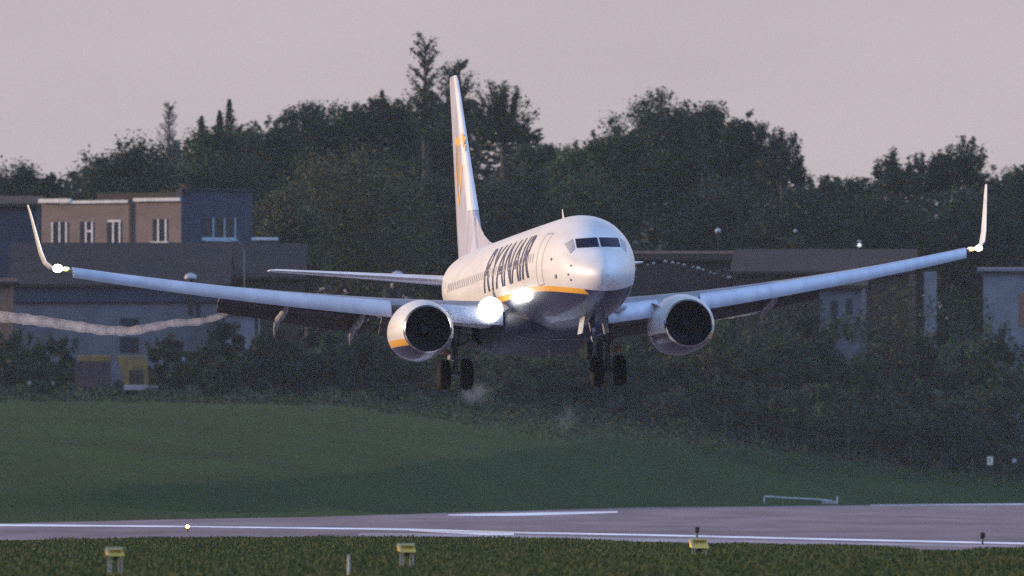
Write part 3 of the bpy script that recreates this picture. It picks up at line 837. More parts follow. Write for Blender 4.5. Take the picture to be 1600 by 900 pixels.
# right side
h6, _, _ = house('brown_building', 'low brown building right of the cockpit', 'building', 940, 1168, 396, 520, 1466, 12, M['brownwall'], M['brownwall'], 402, 392)
h7, _, _ = house('dark_roofed_building', 'long dark roofed building behind the middle of the right wing', 'building', 1150, 1420, 424, 560, 1450, 12, M['brownwall'], M['roof'], 424, 389)
h8, _, _ = house('shrub_house', 'pale house half hidden in shrubs under the right wing', 'house', 1280, 1346, 446, 600, 1434, 8, M['render'], M['roof'], 446, 430)
for (a, b_, t_, bt) in ((1298, 1309, 470, 500), (1322, 1332, 466, 492)):
    MB().box(hx(a, h8, 1434), hx(b_, h8, 1434), -.06, .02, hz_(bt, h8, 1434), hz_(t_, h8, 1434)).build('window', M['pane'], h8)
h9, _, _ = house('pale_blue_building', 'pale blue flat roofed building at the right edge', 'building', 1536, 1690, 420, 600, 1440, 10, M['palewall'], M['palewall'], 419, 418)
MB().box(hx(1592, h9, 1440), hx(1602, h9, 1440), -.06, .02, hz_(510, h9, 1440), hz_(458, h9, 1440)).build('door', M['orange'], h9)
h10, _, _ = house('gate_pillar', 'narrow pale wall strip between shrubs left of the pale blue building', 'wall', 1444, 1462, 424, 520, 1436, 2, M['palewall'])

for h_ in (h7, h8, h9, h10): h_.rotation_euler.z = R(-4)

# low wall crowned with pale stones in front of the brown building
def rowobj():
    r_ = empty('garden_wall', at(1080, 440, 1458)); tag(r_, 'dark garden wall topped with a broken row of small white stones', 'wall')
    pts = [(985, 424), (1005, 417), (1025, 412), (1040, 410), (1060, 413), (1090, 420), (1120, 430), (1160, 440)]
    top = [at(x, y, 1458) - r_.location for x, y in pts]
    mb = MB()
    mb.add([p + Vector((0, d, 0)) for d in (0, .5) for p in top] + [Vector((p.x, p.y + d, -4)) for d in (0, .5) for p in top],
           [(i, i + 1, 17 + i, 16 + i) for i in range(7)] + [(8 + i, 9 + i, 25 + i, 24 + i) for i in range(7)] + [(i, i + 1, 9 + i, 8 + i) for i in range(7)] + [(0, 8, 24, 16), (7, 15, 31, 23)])
    mb.build('wall', M['roof'], r_)
    for x, s_ in ((993, .12), (1012, .12), (1021, .16), (1040, .17), (1051, .16), (1060, .12), (1069, .14), (1083, .1), (1091, .2), (1099, .14), (1110, .12), (1117, .15), (1129, .09), (1140, .24), (1157, .12)):
        y = float(np.interp(x, [p[0] for p in pts], [p[1] for p in pts]))
        s_ *= .75
        c_ = at(x, y, 1458.2) - r_.location
        MB().tube([c_ + Vector((-s_, 0, .05)), c_ + Vector((-s_ * .5, 0, .1)), c_ + Vector((s_ * .5, 0, .1)), c_ + Vector((s_, 0, .05))], [s_ * .4, s_ * .6, s_ * .6, s_ * .3], 6).build('coping_stone', M['trim'], r_)
rowobj()

# lamps, domes
M['globe'] = mat_noise('white_globe', (.42, .42, .44), (.34, .34, .36), 3, .5)
M['globelit'] = mat_emit('lit_globe', (.95, .97, 1.0), .75)
def uv(mb, c_, rx, ry, rz, n1=10, n2=14, half=False):
    c_ = Vector(c_); rs = []
    for i in range(n1 + 1):
        a = math.pi * i / n1 * (.5 if half else 1)
        a = min(max(a, .02), math.pi - .02)
        rs.append([c_ + Vector((rx * math.sin(a) * math.cos(t), ry * math.sin(a) * math.sin(t), rz * math.cos(a))) for t in np.linspace(0, 2 * math.pi, n2, endpoint=False)])
    return mb.rings(rs)
def globe_lamp(px, py, Y, r_, mat, label, cap=False):
    p = at(px, py, Y); gz = terrain(p.x, Y)
    o = empty('globe_lamp', (p.x, Y, gz)); tag(o, label, 'lamp', 'globe lamps on posts among the trees')
    MB().tube([(0, 0, -.3), (0, 0, p.z - gz - r_)], [.03, .025], 8).build('post', M['dark'], o)
    uv(MB(), (0, 0, p.z - gz), r_, r_, r_).build('globe', mat, o, True)
    if cap: MB().tube([(0, 0, p.z - gz + r_ * 1.9), (0, 0, p.z - gz + r_ * 2.5)], [r_ * 1.3, r_ * .9], 12).build('cap', M['globe'], o)
globe_lamp(1122, 361, 1470, .25, M['globe'], 'dull white globe lamp among dark trees right of the nose')
globe_lamp(1343, 383, 1446, .16, M['globelit'], 'bright small lamp with a white cap above the right wing', True)
globe_lamp(1243, 361, 1470, .14, M['globe'], 'faint tiny globe lamp between the dull globe and the bright capped lamp')
def dome(px, py, Y, w, label):
    p = at(px, py, Y); r_ = w * .5 / (FPX / Y)
    o = empty('roof_vent', p - Vector((0, 0, r_ * .9))); tag(o, label, 'roof vent', 'domed vents above the roofs')
    MB().tube([(0, 0, -3.0), (0, 0, r_ * .3)], r_ * .45, 10).build('neck', M['roof'], o)
    uv(MB(), (0, 0, r_ * .2), r_, r_, r_ * .85, half=True).build('dome', M['globe'], o, True)
dome(298, 428, 1434, 20, 'small grey domed vent on the long dark roof above the left wing')
dome(621, 425, 1440, 20, 'small white domed vent showing above the left tailplane')
# street lamp by the shaded side wall
p = at(382, 440, 1430); gz = terrain(p.x, 1430)
o = empty('street_lamp', (p.x, 1430, gz)); tag(o, 'thin curved arm street lamp in front of the shaded side wall', 'street lamp')
zz = at(378, 378, 1430).z - gz
MB().tube([(0, 0, -.3), (0, 0, zz - 1.2), (-.1, 0, zz - .4), (-.45, 0, zz), (-.9, 0, zz + .15)], [.06, .05, .045, .04, .04], 8).build('post', M['steel'], o)
MB().tube([(-.8, 0, zz + .13), (-1.4, 0, zz + .3)], [.07, .09], 8).build('lamp_head', M['bluetrim'], o)
# roof rail right of the street lamp
r_ = empty('parapet', at(412, 373, 1452)); tag(r_, 'short pale parapet strip right of the street lamp', 'parapet')
MB().box(-1.0, 1.2, 0, .3, -.12, .12).build('coping', M['trim'], r_)
MB().box(-1.0, 1.2, .02, .28, -8, -.121).build('wall', M['brownwall'], r_)

# red and yellow truck parked between the bushes
M['red'] = mat_noise('faded_red', (.085, .030, .032), (.055, .024, .028), 1.5, .6)
M['yellow'] = mat_noise('yellow_paint', (.30, .165, .028), (.15, .09, .028), 1.5, .55)
M['pinkgrey'] = mat_noise('dusty_bumper', (.42, .33, .31), (.30, .25, .24), 2, .7)
TY = 1404
p = at(180, 618, TY); gz = terrain(p.x, TY)
tr = empty('truck', (p.x, TY, gz)); tag(tr, 'red and yellow truck parked between the bushes under the left wing', 'truck')
def tx(px): return at(px, 600, TY).x - p.x
def tz(py): return at(180, py, TY).z - gz
MB().box(tx(116), tx(172), .2, 2.6, tz(612), tz(566)).build('cargo_box', M['red'], tr, bevel=.06)
MB().box(tx(122), tx(171), .1, 2.7, tz(565), tz(555)).build('top_rail', M['yellow'], tr, bevel=.04)
cabp = [(tx(182), tz(556)), (tx(226), tz(556)), (tx(231), tz(585)), (tx(231), tz(604)), (tx(195), tz(606)), (tx(190), tz(585))]
mb = MB(); mb.rings([[Vector((x, y, z)) for x, z in cabp] for y in (.25, 2.5)]); mb.build('cab', M['yellow'], tr, bevel=.06)
MB().box(tx(202), tx(224), .22, .3, tz(600), tz(578)).build('side_panel', M['brownwall'], tr)
MB().box(tx(193), tx(246), .15, 2.6, tz(610), tz(602)).build('bumper', M['pinkgrey'], tr, bevel=.05)
MB().box(tx(116), tx(232), .5, 2.3, tz(616), tz(612.5)).build('chassis', M['dark'], tr)
for q in (130, 156, 206):
    for y in (.25, 2.3):
        mb = MB(); mb.tube([(tx(q), y, .42), (tx(q), y + .3, .42)], .42, 16); mb.build('wheel', M['tyre'], tr)
# small marker posts
def marker(px, py, Y, w, h_, mat, label, name='marker_board', cat='marker', post=1.0, fig=False, group=None):
    p = at(px, py, Y); gz = terrain(p.x, Y)
    o = empty(name, (p.x, Y, gz)); tag(o, label, cat, group)
    ppm = FPX / Y; hw_ = w / 2 / ppm; hh = h_ / 2 / ppm; zc = p.z - gz
    MB().tube([(0, .05, -.3), (0, .05, zc)], .02, 6).build('post', M['dark'], o)
    MB().box(-hw_, hw_, -.02, .02, zc - hh, zc + hh).build('board', mat, o, bevel=.01)
    if fig:
        mb = MB()   # a small dark 1 like stroke
        mb.box(-.03, .03, -.03, -.021, zc - hh * .6, zc + hh * .6); mb.box(-.10, -.031, -.03, -.021, zc + hh * .25, zc + hh * .45)
        mb.build('numeral', M['dark'], o)
    return o
M['board'] = mat_noise('cream_board', (.80, .72, .55), (.7, .62, .48), 4, .6)
marker(1547, 720, 1385, 9, 13, M['board'], 'small cream numbered board on the dark slope at right', fig=True)
marker(1585, 720, 1385, 6, 6, M['globe'], 'tiny grey white marker disc right of the cream numbered board')
marker(46, 598, 1398, 5, 5, M['pinkgrey'], 'tiny pinkish marker at the left edge below the bushes')
marker(83, 599, 1398, 5, 5, M['palewall'], 'tiny white marker left of the truck')
marker(287, 561, 1406, 6, 6, M['palewall'], 'tiny pale marker among bushes right of the truck')

# slim hoop barrier by far runway edge
r_ = empty('barrier', at(1250, 787.5, 1262)); tag(r_, 'low thin white barrier rail on the grass beyond the runway', 'barrier')
Yr = r_.location.y
def rl(px, py): return at(px, py, Yr) - r_.location
MB().tube([rl(1195, 775.5), rl(1230, 778), rl(1275, 780), rl(1308, 783.5)], .05, 6).build('rail', M['trim'], r_)
for q in (1194, 1308): MB().tube([rl(q, 787.6), rl(q, 775)], .045, 6).build('post', M['trim'], r_)
MB().box(rl(1284, 0).x, rl(1307, 0).x, -.1, .1, rl(0, 787).z, rl(0, 782).z).build('foot_block', M['pinkgrey'], r_)

# ------------------------------------------------------------------ yellow light units in the near grass
M['signyellow'] = mat_noise('signal_yellow', (.78, .56, .09), (.66, .45, .07), 6, .5)
M['signlit'] = mat_noise('sunlit_edge', (.80, .66, .36), (.7, .56, .3), 6, .5)  # paler yellow paints sunlight on the left end and top edge
M['post'] = mat_noise('galvanised', (.55, .55, .54), (.42, .42, .41), 5, .5, .4)
def light_unit(px, top, bot, legbot, w, label, lamp=False):
    g0 = ground_at(px, legbot); Y = g0.y; ppm = FPX / Y
    o = empty('light_unit', (g0.x, Y, 0)); tag(o, label, 'light unit', 'yellow airfield light units in the near grass')
    zt_ = (legbot - top) / ppm; zb_ = (legbot - bot) / ppm; W = w / ppm
    # sheared box: the top leans back to the left, as seen in the photo
    sh = W * .12; dp = W * .9
    P = [(-W*.34, 0, zb_), (W*.5, 0, zb_), (W*.5 - sh * 1.1, 0 + .12, zt_), (-W*.40, .12, zt_)]
    Q = [(-W*.50, dp, zb_ + .03), (W*.4, dp, zb_ + .03), (W*.33, dp, zt_), (-W*.56, dp, zt_)]
    mb = MB(); mb.add(P + Q, [(0, 1, 2, 3), (5, 4, 7, 6), (1, 5, 6, 2), (4, 0, 3, 7), (3, 2, 6, 7), (4, 5, 1, 0)])
    mb.build('housing', M['signyellow'], o, bevel=.012)
    mb = MB(); e = .012
    mb.box(-W * .54, W * .42, -.02, .10, zt_ - .005, zt_ + .035); mb.build('top_edge', M['signlit'], o)
    mb = MB(); mb.add([(-W*.52, -.03, zt_ - .006), (-W*.36, -.03, zt_ - .006), (-W*.27, -.03, zb_), (-W*.36, -.03, zb_), (-W*.52, .0, zt_ - .006), (-W*.36, .0, zt_ - .006), (-W*.27, .0, zb_), (-W*.36, .0, zb_)],
                      [(0, 3, 2, 1), (4, 5, 6, 7), (0, 1, 5, 4), (1, 2, 6, 5), (2, 3, 7, 6), (3, 0, 4, 7)]); mb.build('lit_end', M['signlit'], o)
    MB().tube([(0, .2, zb_ + .01), (.0, .2, zb_ - .08)], [W * .22, W * .1], 8).build('bracket', M['dark'], o)
    for q in (-.36, -.22, .18, .34):
        MB().tube([(W * q, .15 + .1 * (q > 0), -.05), (W * q, .15 + .1 * (q > 0), zb_ - .02)], .012, 6).build('leg', M['post'], o)
    return o
light_unit(180, 858, 869, 897, 30, 'yellow light unit on thin legs, leftmost of the three in the near grass')
light_unit(636, 851.5, 863, 886, 29, 'yellow light unit on thin legs, middle one of the three in the near grass')
light_unit(1093, 843, 857, 868, 30, 'yellow light unit with bright left end, rightmost of the three, at the runway edge')
# marker stake, edge lights
g0 = ground_at(545, 899); o = empty('stake', (g0.x, g0.y, 0)); tag(o, 'thin pale stake standing in the near grass', 'stake')
MB().tube([(0, 0, -.1), (0, 0, .38)], [.028, .022], 8).build('post', M['post'], o)
MB().tube([(0, 0, .381), (0, 0, .42)], [.026, .02], 8).build('cap', M['globe'], o)
def edge_light(px, top, bot, label, lit=False):
    g0 = ground_at(px, bot); ppm = FPX / g0.y; h_ = (bot - top) / ppm
    o = empty('edge_light', (g0.x, g0.y, 0)); tag(o, label, 'runway light', 'edge lights along the runway')
    MB().tube([(0, 0, -.02), (0, 0, h_ * .55)], .035, 8).build('stem', M['steel'], o)
    if lit: uv(MB(), (0, 0, h_ * .75), .075, .075, .07).build('lens', mat_emit('amber_lamp', (1.0, .72, .10), 5), o, True)
    else:
        MB().tube([(0, 0, h_ * .5), (0, 0, h_ * .62), (0, 0, h_ * .95), (0, 0, h_)], [.05, .085, .085, .05], 10).build('lens', M['dark'], o)
edge_light(293, 820, 831, 'small glowing amber runway light left of centre', True)
edge_light(1089, 823, 842, 'dark unlit edge light just above the rightmost yellow unit')
edge_light(1535, 832, 851, 'dark unlit edge light on the pale shoulder at right')

# ------------------------------------------------------------------ airliner
plane = empty('airliner', (0.864, 640.0, 7.134 + CAMZ), (0, 0, 0))
ROT = Matrix.Rotation(R(8.22), 3, 'Z') @ Matrix.Rotation(R(-2.28), 3, 'X') @ Matrix.Rotation(R(-1.353), 3, 'Y')
plane.rotation_euler = ROT.to_euler()
tag(plane, 'white twin engine airliner with navy belly, landing with wheels down and lights on', 'airliner')
TOP = pchip([0, .08, .3, .7, 1.2, 1.75, 2.1, 2.6, 3.3, 4.3, 5.6, 7.0, 24, 28, 31, 34, 37, 39, 39.45], [-.55, -.33, -.10, .14, .38, .58, .82, 1.18, 1.50, 1.73, 1.88, 1.95, 2.0, 2.0, 1.98, 1.92, 1.78, 1.6, 1.45])
BOT = pchip([0, .08, .3, .7, 1.2, 2.0, 3.0, 4.5, 6.5, 24, 28, 31, 34, 37, 39, 39.45], [-.55, -.78, -.99, -1.20, -1.40, -1.63, -1.81, -1.96, -2.05, -2.05, -1.7, -1.05, -.25, .55, 1.05, 1.2])
HW = pchip([0, .08, .3, .7, 1.2, 2.0, 3.0, 4.5, 6.5, 8.0, 24, 28, 31, 34, 37, 39, 39.45], [.01, .22, .43, .67, .91, 1.19, 1.43, 1.67, 1.84, 1.88, 1.88, 1.84, 1.62, 1.22, .70, .28, .12])
ZM = pchip([0, .5, 2.0, 4.0, 6.0, 24, 30, 36, 39.45], [-.55, -.52, -.36, -.12, 0, 0, .3, .95, 1.3])
def hull(s, a, off=0.0):
    top, bot, hw_, zm = TOP(s), BOT(s), HW(s), ZM(s)
    ca, sa = math.cos(a), math.sin(a)
    z = zm + ((top - zm) if ca > 0 else (zm - bot)) * ca
    return Vector(((hw_ + off) * sa, LY(s), z + off * ca))
NA = 72
ss = [0.005, .02, .05, .09, .14, .2, .3, .4, .52, .66, .82, 1.0, 1.2, 1.4, 1.6, 1.8, 2.0, 2.2, 2.45, 2.7, 3.0, 3.35, 3.7, 4.2, 4.8, 5.5, 6.2, 7, 9, 11, 13, 15, 17, 19, 21, 23, 24, 25, 26, 27, 28, 29, 30, 31, 32, 33, 34, 35, 36, 37, 38, 38.7, 39.2, 39.45]
mb = MB(); mb.rings([[hull(s, 2 * math.pi * j / NA) for j in range(NA)] for s in ss])
fus = mb.build('fuselage', M['hull'], plane, True)

def s_of(x, z):
    lo_, hi_ = .02, 6.5
    for _ in range(40):
        s = (lo_ + hi_) / 2
        zm = ZM(s); sem = (TOP(s) - zm) if z > zm else (zm - BOT(s))
        inside = (x / HW(s)) ** 2 + ((z - zm) / max(sem, 1e-4)) ** 2 < 1
        if inside: hi_ = s
        else: lo_ = s
    return (lo_ + hi_) / 2
def nose_patch(name, quad, mat, off=.010, n1=8, n2=6, parent=fus):
    q = [np.array(p) for p in quad]; V_ = []
    for j in range(n2 + 1):
        for i in range(n1 + 1):
            u, v = i / n1, j / n2
            x, z = (1-u)*(1-v)*q[0] + u*(1-v)*q[1] + u*v*q[2] + (1-u)*v*q[3]
            s = s_of(x, z)
            V_.append(Vector((x * 1.004, LY(s) - off, z + off * .8)))
    F_ = [(j*(n1+1)+i, j*(n1+1)+i+1, (j+1)*(n1+1)+i+1, (j+1)*(n1+1)+i) for j in range(n2) for i in range(n1)]
    return mesh_obj(name, V_, F_, mat, parent, True)
# windscreen: two dark front panes, side panes with a pale reflection in their colour
for sg in (-1, 1):
    q = [(.03, .53), (.80, .53), (.78, .88), (.03, .90)]
    q = [(sg * x, z) for x, z in q]
    nose_patch('windscreen', q if sg > 0 else [q[1], q[0], q[3], q[2]], M['glass'])
    q = [(.86, .50), (1.02, .34), (1.12, .72), (.86, .88)]
    q = [(sg * x, z) for x, z in q]
    nose_patch('side_window', q if sg > 0 else [q[1], q[0], q[3], q[2]], M['glassp'])
def side_pt(s, z, sg, off=.006):
    zm = ZM(s); sem = (TOP(s) - zm) if z > zm else (zm - BOT(s))
    c_ = max(-1, min(1, (z - zm) / sem)); a = math.acos(c_)
    p_ = hull(s, a, off); p_.x *= sg; return p_
def ribbon(mb, pts, w, sg):
    """flat strip along (s, z) points of the hull side"""
    for (s1, z1_), (s2, z2_) in zip(pts[:-1], pts[1:]):
        d = np.array([s2 - s1, z2_ - z1_]); d /= np.linalg.norm(d) + 1e-9; nn = np.array([-d[1], d[0]]) * w / 2
        mb.add([side_pt(s1 - nn[0], z1_ - nn[1], sg), side_pt(s1 + nn[0], z1_ + nn[1], sg), side_pt(s2 + nn[0], z2_ + nn[1], sg), side_pt(s2 - nn[0], z2_ - nn[1], sg)], [(0, 1, 2, 3)])
for sg in (-1, 1):
    mb = MB(); zs_ = np.linspace(-.62, 1.22, 14)
    ribbon(mb, [(4.75, z) for z in zs_], .05, sg); ribbon(mb, [(5.60, z) for z in zs_], .05, sg)
    ribbon(mb, [(4.75, 1.22), (5.6, 1.22)], .04, sg); ribbon(mb, [(4.75, -.62), (5.6, -.62)], .04, sg)
    mesh_obj('door', mb.v, mb.f, M['line'], fus)
# cabin windows on the sun side
wv0 = None
for i in range(44):
    s = 6.3 + i * .508
    pts_ = [(s + .115 * math.copysign(abs(math.cos(t)) ** .7, math.cos(t)), .42 + .17 * math.copysign(abs(math.sin(t)) ** .7, math.sin(t))) for t in np.linspace(0, 2 * math.pi, 12, endpoint=False)]
    mesh_obj('cabin_window', [side_pt(a, b_, -1, .009) for a, b_ in pts_], [tuple(range(12))], M['cabinglass'], fus)
# small vents, sensors
for s, z, r1 in ((3.6, .22, .07), (3.1, -.42, .10), (1.75, -.12, .05), (1.9, -.42, .05), (1.75, -.62, .05)):
    p_ = side_pt(s, z, -1, .02)
    uv(MB(), p_, .03, r1, r1 * .8).build('sensor', M['line'], fus, True)
mb = MB()
for s, z in ((10.5, 2.0),):
    mb.rings([[Vector((d * w_, LY(s) + y, zz)) for d, y in ((0, -.2), (1, 0), (0, .25), (-1, 0))] for w_, zz in ((.03, z - .05),)] + [[Vector((d * .012, LY(s) + .18 + y, z + .38)) for d, y in ((0, -.1), (1, 0), (0, .1), (-1, 0))]])
mb.build('antenna', M['white'], fus)
mb = MB(); mb.rings([[Vector((d * .03, LY(15) + y, -2.4)) for d, y in ((0, -.2), (1, 0), (0, .25), (-1, 0))], [Vector((d * .012, LY(15) + .1 + y, -2.88)) for d, y in ((0, -.1), (1, 0), (0, .1), (-1, 0))]])
mb.build('antenna', M['white'], fus)

# airline titles, wrapped round the hull (sun side reads tail to nose)
def titles():
    cu = bpy.data.curves.new('titles', 'FONT'); cu.body = 'RYANAIR'; cu.offset = .018; cu.resolution_u = 3
    to = bpy.data.objects.new('titles_tmp', cu); col.objects.link(to)
    dg = bpy.context.evaluated_depsgraph_get()
    me = bpy.data.meshes.new_from_object(to.evaluated_get(dg))
    bpy.data.objects.remove(to); bpy.data.curves.remove(cu)
    bm = bmesh.new(); bm.from_mesh(me)
    xs_ = [v.co.x for v in bm.verts]; ys_ = [v.co.y for v in bm.verts]
    x0, x1, y0, y1 = min(xs_), max(xs_), min(ys_), max(ys_)
    S_END, S_START, ARC, TH0 = 6.9, 18.3, 1.72, -.13
    for v in bm.verts:
        v.co.x = (v.co.x - x0) / (x1 - x0); v.co.y = (v.co.y - y0) / (y1 - y0)
    for k_ in range(1, 18):
        bmesh.ops.bisect_plane(bm, geom=bm.verts[:] + bm.edges[:] + bm.faces[:], plane_co=(0, k_ / 18, 0), plane_no=(0, 1, 0))
    for v in bm.verts:
        s = S_START + (S_END - S_START) * v.co.x
        th = TH0 + v.co.y * ARC / 1.95
        v.co = hull(s, math.pi / 2 - th, .008); v.co.x *= -1
    bm.to_mesh(me); bm.free()
    me.materials.clear(); me.materials.append(M['navy'])
    for p_ in me.polygons: p_.use_smooth = True
    link(bpy.data.objects.new('airline_titles', me), fus)
titles()

# wing to body fairing
def se(hw_, zt_, zb_, y, n_=40, e=.75):
    r_ = []
    for t in np.linspace(0, 2 * math.pi, n_, endpoint=False):
        c_, s_ = math.cos(t), math.sin(t)
        r_.append(Vector((hw_ * math.copysign(abs(c_) ** e, c_), y, (zt_ + zb_) / 2 + (zt_ - zb_) / 2 * math.copysign(abs(s_) ** e, s_))))
    return r_
mb = MB()
fs = [(10.8, .5, -1.6, -2.0), (11.5, 1.2, -1.3, -2.2), (12.5, 1.75, -1.0, -2.38), (13.8, 2.02, -.75, -2.5), (16, 2.12, -.7, -2.6), (19, 2.12, -.7, -2.6), (21, 2.0, -.8, -2.5), (23, 1.6, -1.0, -2.25), (24.6, .6, -1.4, -1.95)]
mb.rings([se(h_, a, b_, LY(s)) for s, h_, a, b_ in fs])
mb.build('belly_fairing', M['belly'], fus, True)

mb = MB()
def seam(pts_, w_=.035):
    for (x0_, s0_, z0_), (x1_, s1_, z1_) in zip(pts_[:-1], pts_[1:]):
        mb.tube([(x0_, LY(s0_), z0_), (x1_, LY(s1_), z1_)], w_ / 2, 5)
seam([(-1.55, 12.4, -2.12), (-.9, 12.1, -2.33), (0, 11.95, -2.30), (.9, 12.1, -2.33), (1.55, 12.4, -2.12)])
mb.build('fairing_seam', M['geardoor'], fus)

# wings
def af(n_=14):
    x = (1 - np.cos(np.linspace(0, math.pi, n_))) / 2
    t = 5 * (.2969 * np.sqrt(x) - .126 * x - .3516 * x**2 + .2843 * x**3 - .1036 * x**4)
    cmb = .018 * np.sin(math.pi * x)
    up = [(a, c_ + b_) for a, b_, c_ in zip(x, t, cmb)]; dn = [(a, c_ - b_) for a, b_, c_ in zip(x, t, cmb)]
    return up[::-1] + dn[1:-1]
AF = af()
def section(y, z, le, ch, th, nrm, tw=0.0):
    """airfoil section; nrm = (ny, nz) thickness direction"""
    r_ = []
    for a, b_ in AF:
        r_.append(Vector((y + nrm[0] * b_ * th * ch, LY(le + a * ch), z + nrm[1] * b_ * th * ch - (a - .3) * ch * math.tan(tw))))
    return r_
def wz(y): q = y - 1.5; return -1.25 + .105 * q + .0032 * q * q
def wle(y): return float(np.interp(y, [1.5, 5.0, 17.15], [13.35, 15.2, 21.75]))
def wte(y): return float(np.interp(y, [1.5, 5.7, 17.15], [20.9, 21.1, 23.2]))
def mir(r_, sg): return [Vector((p_.x * sg, p_.y, p_.z)) for p_ in r_]
for sg in (-1, 1):
    mb = MB()
    st = [1.2, 2.5, 4.0, 5.7, 7.5, 9.5, 11.5, 13.5, 15.5, 17.15]
    mb.rings([mir(section(y, wz(y), wle(y), wte(y) - wle(y), float(np.interp(y, [1, 6, 17], [.135, .115, .095])), (0, 1), R(float(np.interp(y, [1, 17], [1.2, -.6])))), sg) for y in st])
    wing = mb.build('wing', M['wing'], plane, True)
    # blended winglet
    zt_ = wz(17.15)
    wl = [(17.15, zt_, 21.75, 1.45, (0, 1)), (17.42, zt_ + .06, 22.0, 1.40, (-.35, .94)), (17.62, zt_ + .28, 22.3, 1.28, (-.75, .66)), (17.74, zt_ + .70, 22.65, 1.12, (-.95, .3)),
          (17.84, zt_ + 1.3, 23.05, .92, (-.98, .18)), (17.98, zt_ + 2.15, 23.6, .66, (-.98, .18)), (18.05, zt_ + 2.5, 23.95, .42, (-.98, .18))]
    mb = MB(); mb.rings([mir(section(y, z, le, ch, .072, nm), sg) for y, z, le, ch, nm in wl]); mb.build('winglet', M['white'], wing, True)
    # slats: four panels drooped ahead of the leading edge
    prof = [(.40, .235), (.20, .245), (.02, .20), (-.14, .09), (-.25, -.08), (-.30, -.26), (-.29, -.42), (-.24, -.53), (-.16, -.40), (-.10, -.2), (0, -.02), (.15, .10), (.40, .20)]
    for a, b_ in ((5.75, 8.604), (8.608, 11.404), (11.408, 14.204), (14.208, 16.75)):
        mb = MB(); rs = []
        for y in np.linspace(a, b_, 5):
            k_ = float(np.interp(y, [5.7, 16.6], [.80, .52]))
            rs.append([Vector((sg * y, LY(wle(y) + q[0] * k_), wz(y) + q[1] * k_ - .02)) for q in prof])
        mb.rings(rs); mb.build('slat', M['slat'], wing, True)
    # krueger flap inboard of the engine
    mb = MB(); rs = []
    kp = [(.45, .10), (.2, .16), (-.05, .13), (-.28, 0), (-.42, -.2), (-.46, -.42), (-.40, -.52), (-.30, -.40), (-.15, -.15), (.2, .0)]
    for y in np.linspace(1.95, 4.0, 4): rs.append([Vector((sg * y, LY(wle(y) + q[0]), wz(y) + q[1] + .03)) for q in kp])
    mb.rings(rs); mb.build('krueger_flap', M['slat'], wing, True)
    # trailing edge flaps, drooped
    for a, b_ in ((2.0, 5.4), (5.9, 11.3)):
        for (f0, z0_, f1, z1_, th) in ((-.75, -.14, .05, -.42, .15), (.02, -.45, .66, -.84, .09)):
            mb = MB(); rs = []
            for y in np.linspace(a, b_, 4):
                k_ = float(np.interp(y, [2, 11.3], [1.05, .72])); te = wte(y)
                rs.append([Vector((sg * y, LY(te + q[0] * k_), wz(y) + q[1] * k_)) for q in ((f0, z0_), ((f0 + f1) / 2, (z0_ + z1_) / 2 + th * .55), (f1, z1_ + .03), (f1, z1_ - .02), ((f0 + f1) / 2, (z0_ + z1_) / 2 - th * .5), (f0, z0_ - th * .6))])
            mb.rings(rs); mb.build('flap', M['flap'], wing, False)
    # flap track fairings
    for y, sc_ in ((6.4, 1.0), (9.15, .95)):
        z = wz(y)
        mb = MB(); te = wte(y)
        mb.tube([(sg * y, LY(te - 3.2 * sc_), z - .22), (sg * y, LY(te - 2.4 * sc_), z - .42), (sg * y, LY(te - 1.2 * sc_), z - .58), (sg * y, LY(te - .1), z - .66), (sg * y, LY(te + .6 * sc_), z - .90), (sg * y, LY(te + 1.1 * sc_), z - 1.25)],
                [.04, .12, .14, .13, .085, .012], 12)
        mb.build('flap_fairing', M['wing'], wing, True)
    # lights
    mb = MB(); uv(mb, (sg * 17.28, LY(21.72), zt_ + .0), .19 if sg < 0 else .14, .2, .15 if sg < 0 else .11); mb.build('position_light', M['tiplamp'], wing, True)
    mb = MB(); uv(mb, (sg * 16.98, LY(21.72), zt_ - .03), .15, .14, .08); mb.build('wingtip_lens', M['tipgreen'] if sg < 0 else M['tipred'], wing, True)
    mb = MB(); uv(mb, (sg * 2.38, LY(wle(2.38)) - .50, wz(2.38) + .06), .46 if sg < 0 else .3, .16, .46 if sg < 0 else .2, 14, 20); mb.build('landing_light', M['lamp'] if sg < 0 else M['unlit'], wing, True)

# the landing lamp's own beam, shining ahead along the hull
ld = bpy.data.lights.new('landing_beam', 'SPOT'); ld.energy = 90; ld.spot_size = R(58); ld.spot_blend = 1.0; ld.shadow_soft_size = .3; ld.color = (1, .98, .94)
lo2 = bpy.data.objects.new('landing_beam', ld); link(lo2, plane)
lo2.location = (-2.45, LY(wle(2.38)) - .85, wz(2.38) + .05); lo2.rotation_euler = (R(90), 0, R(180 + 4))

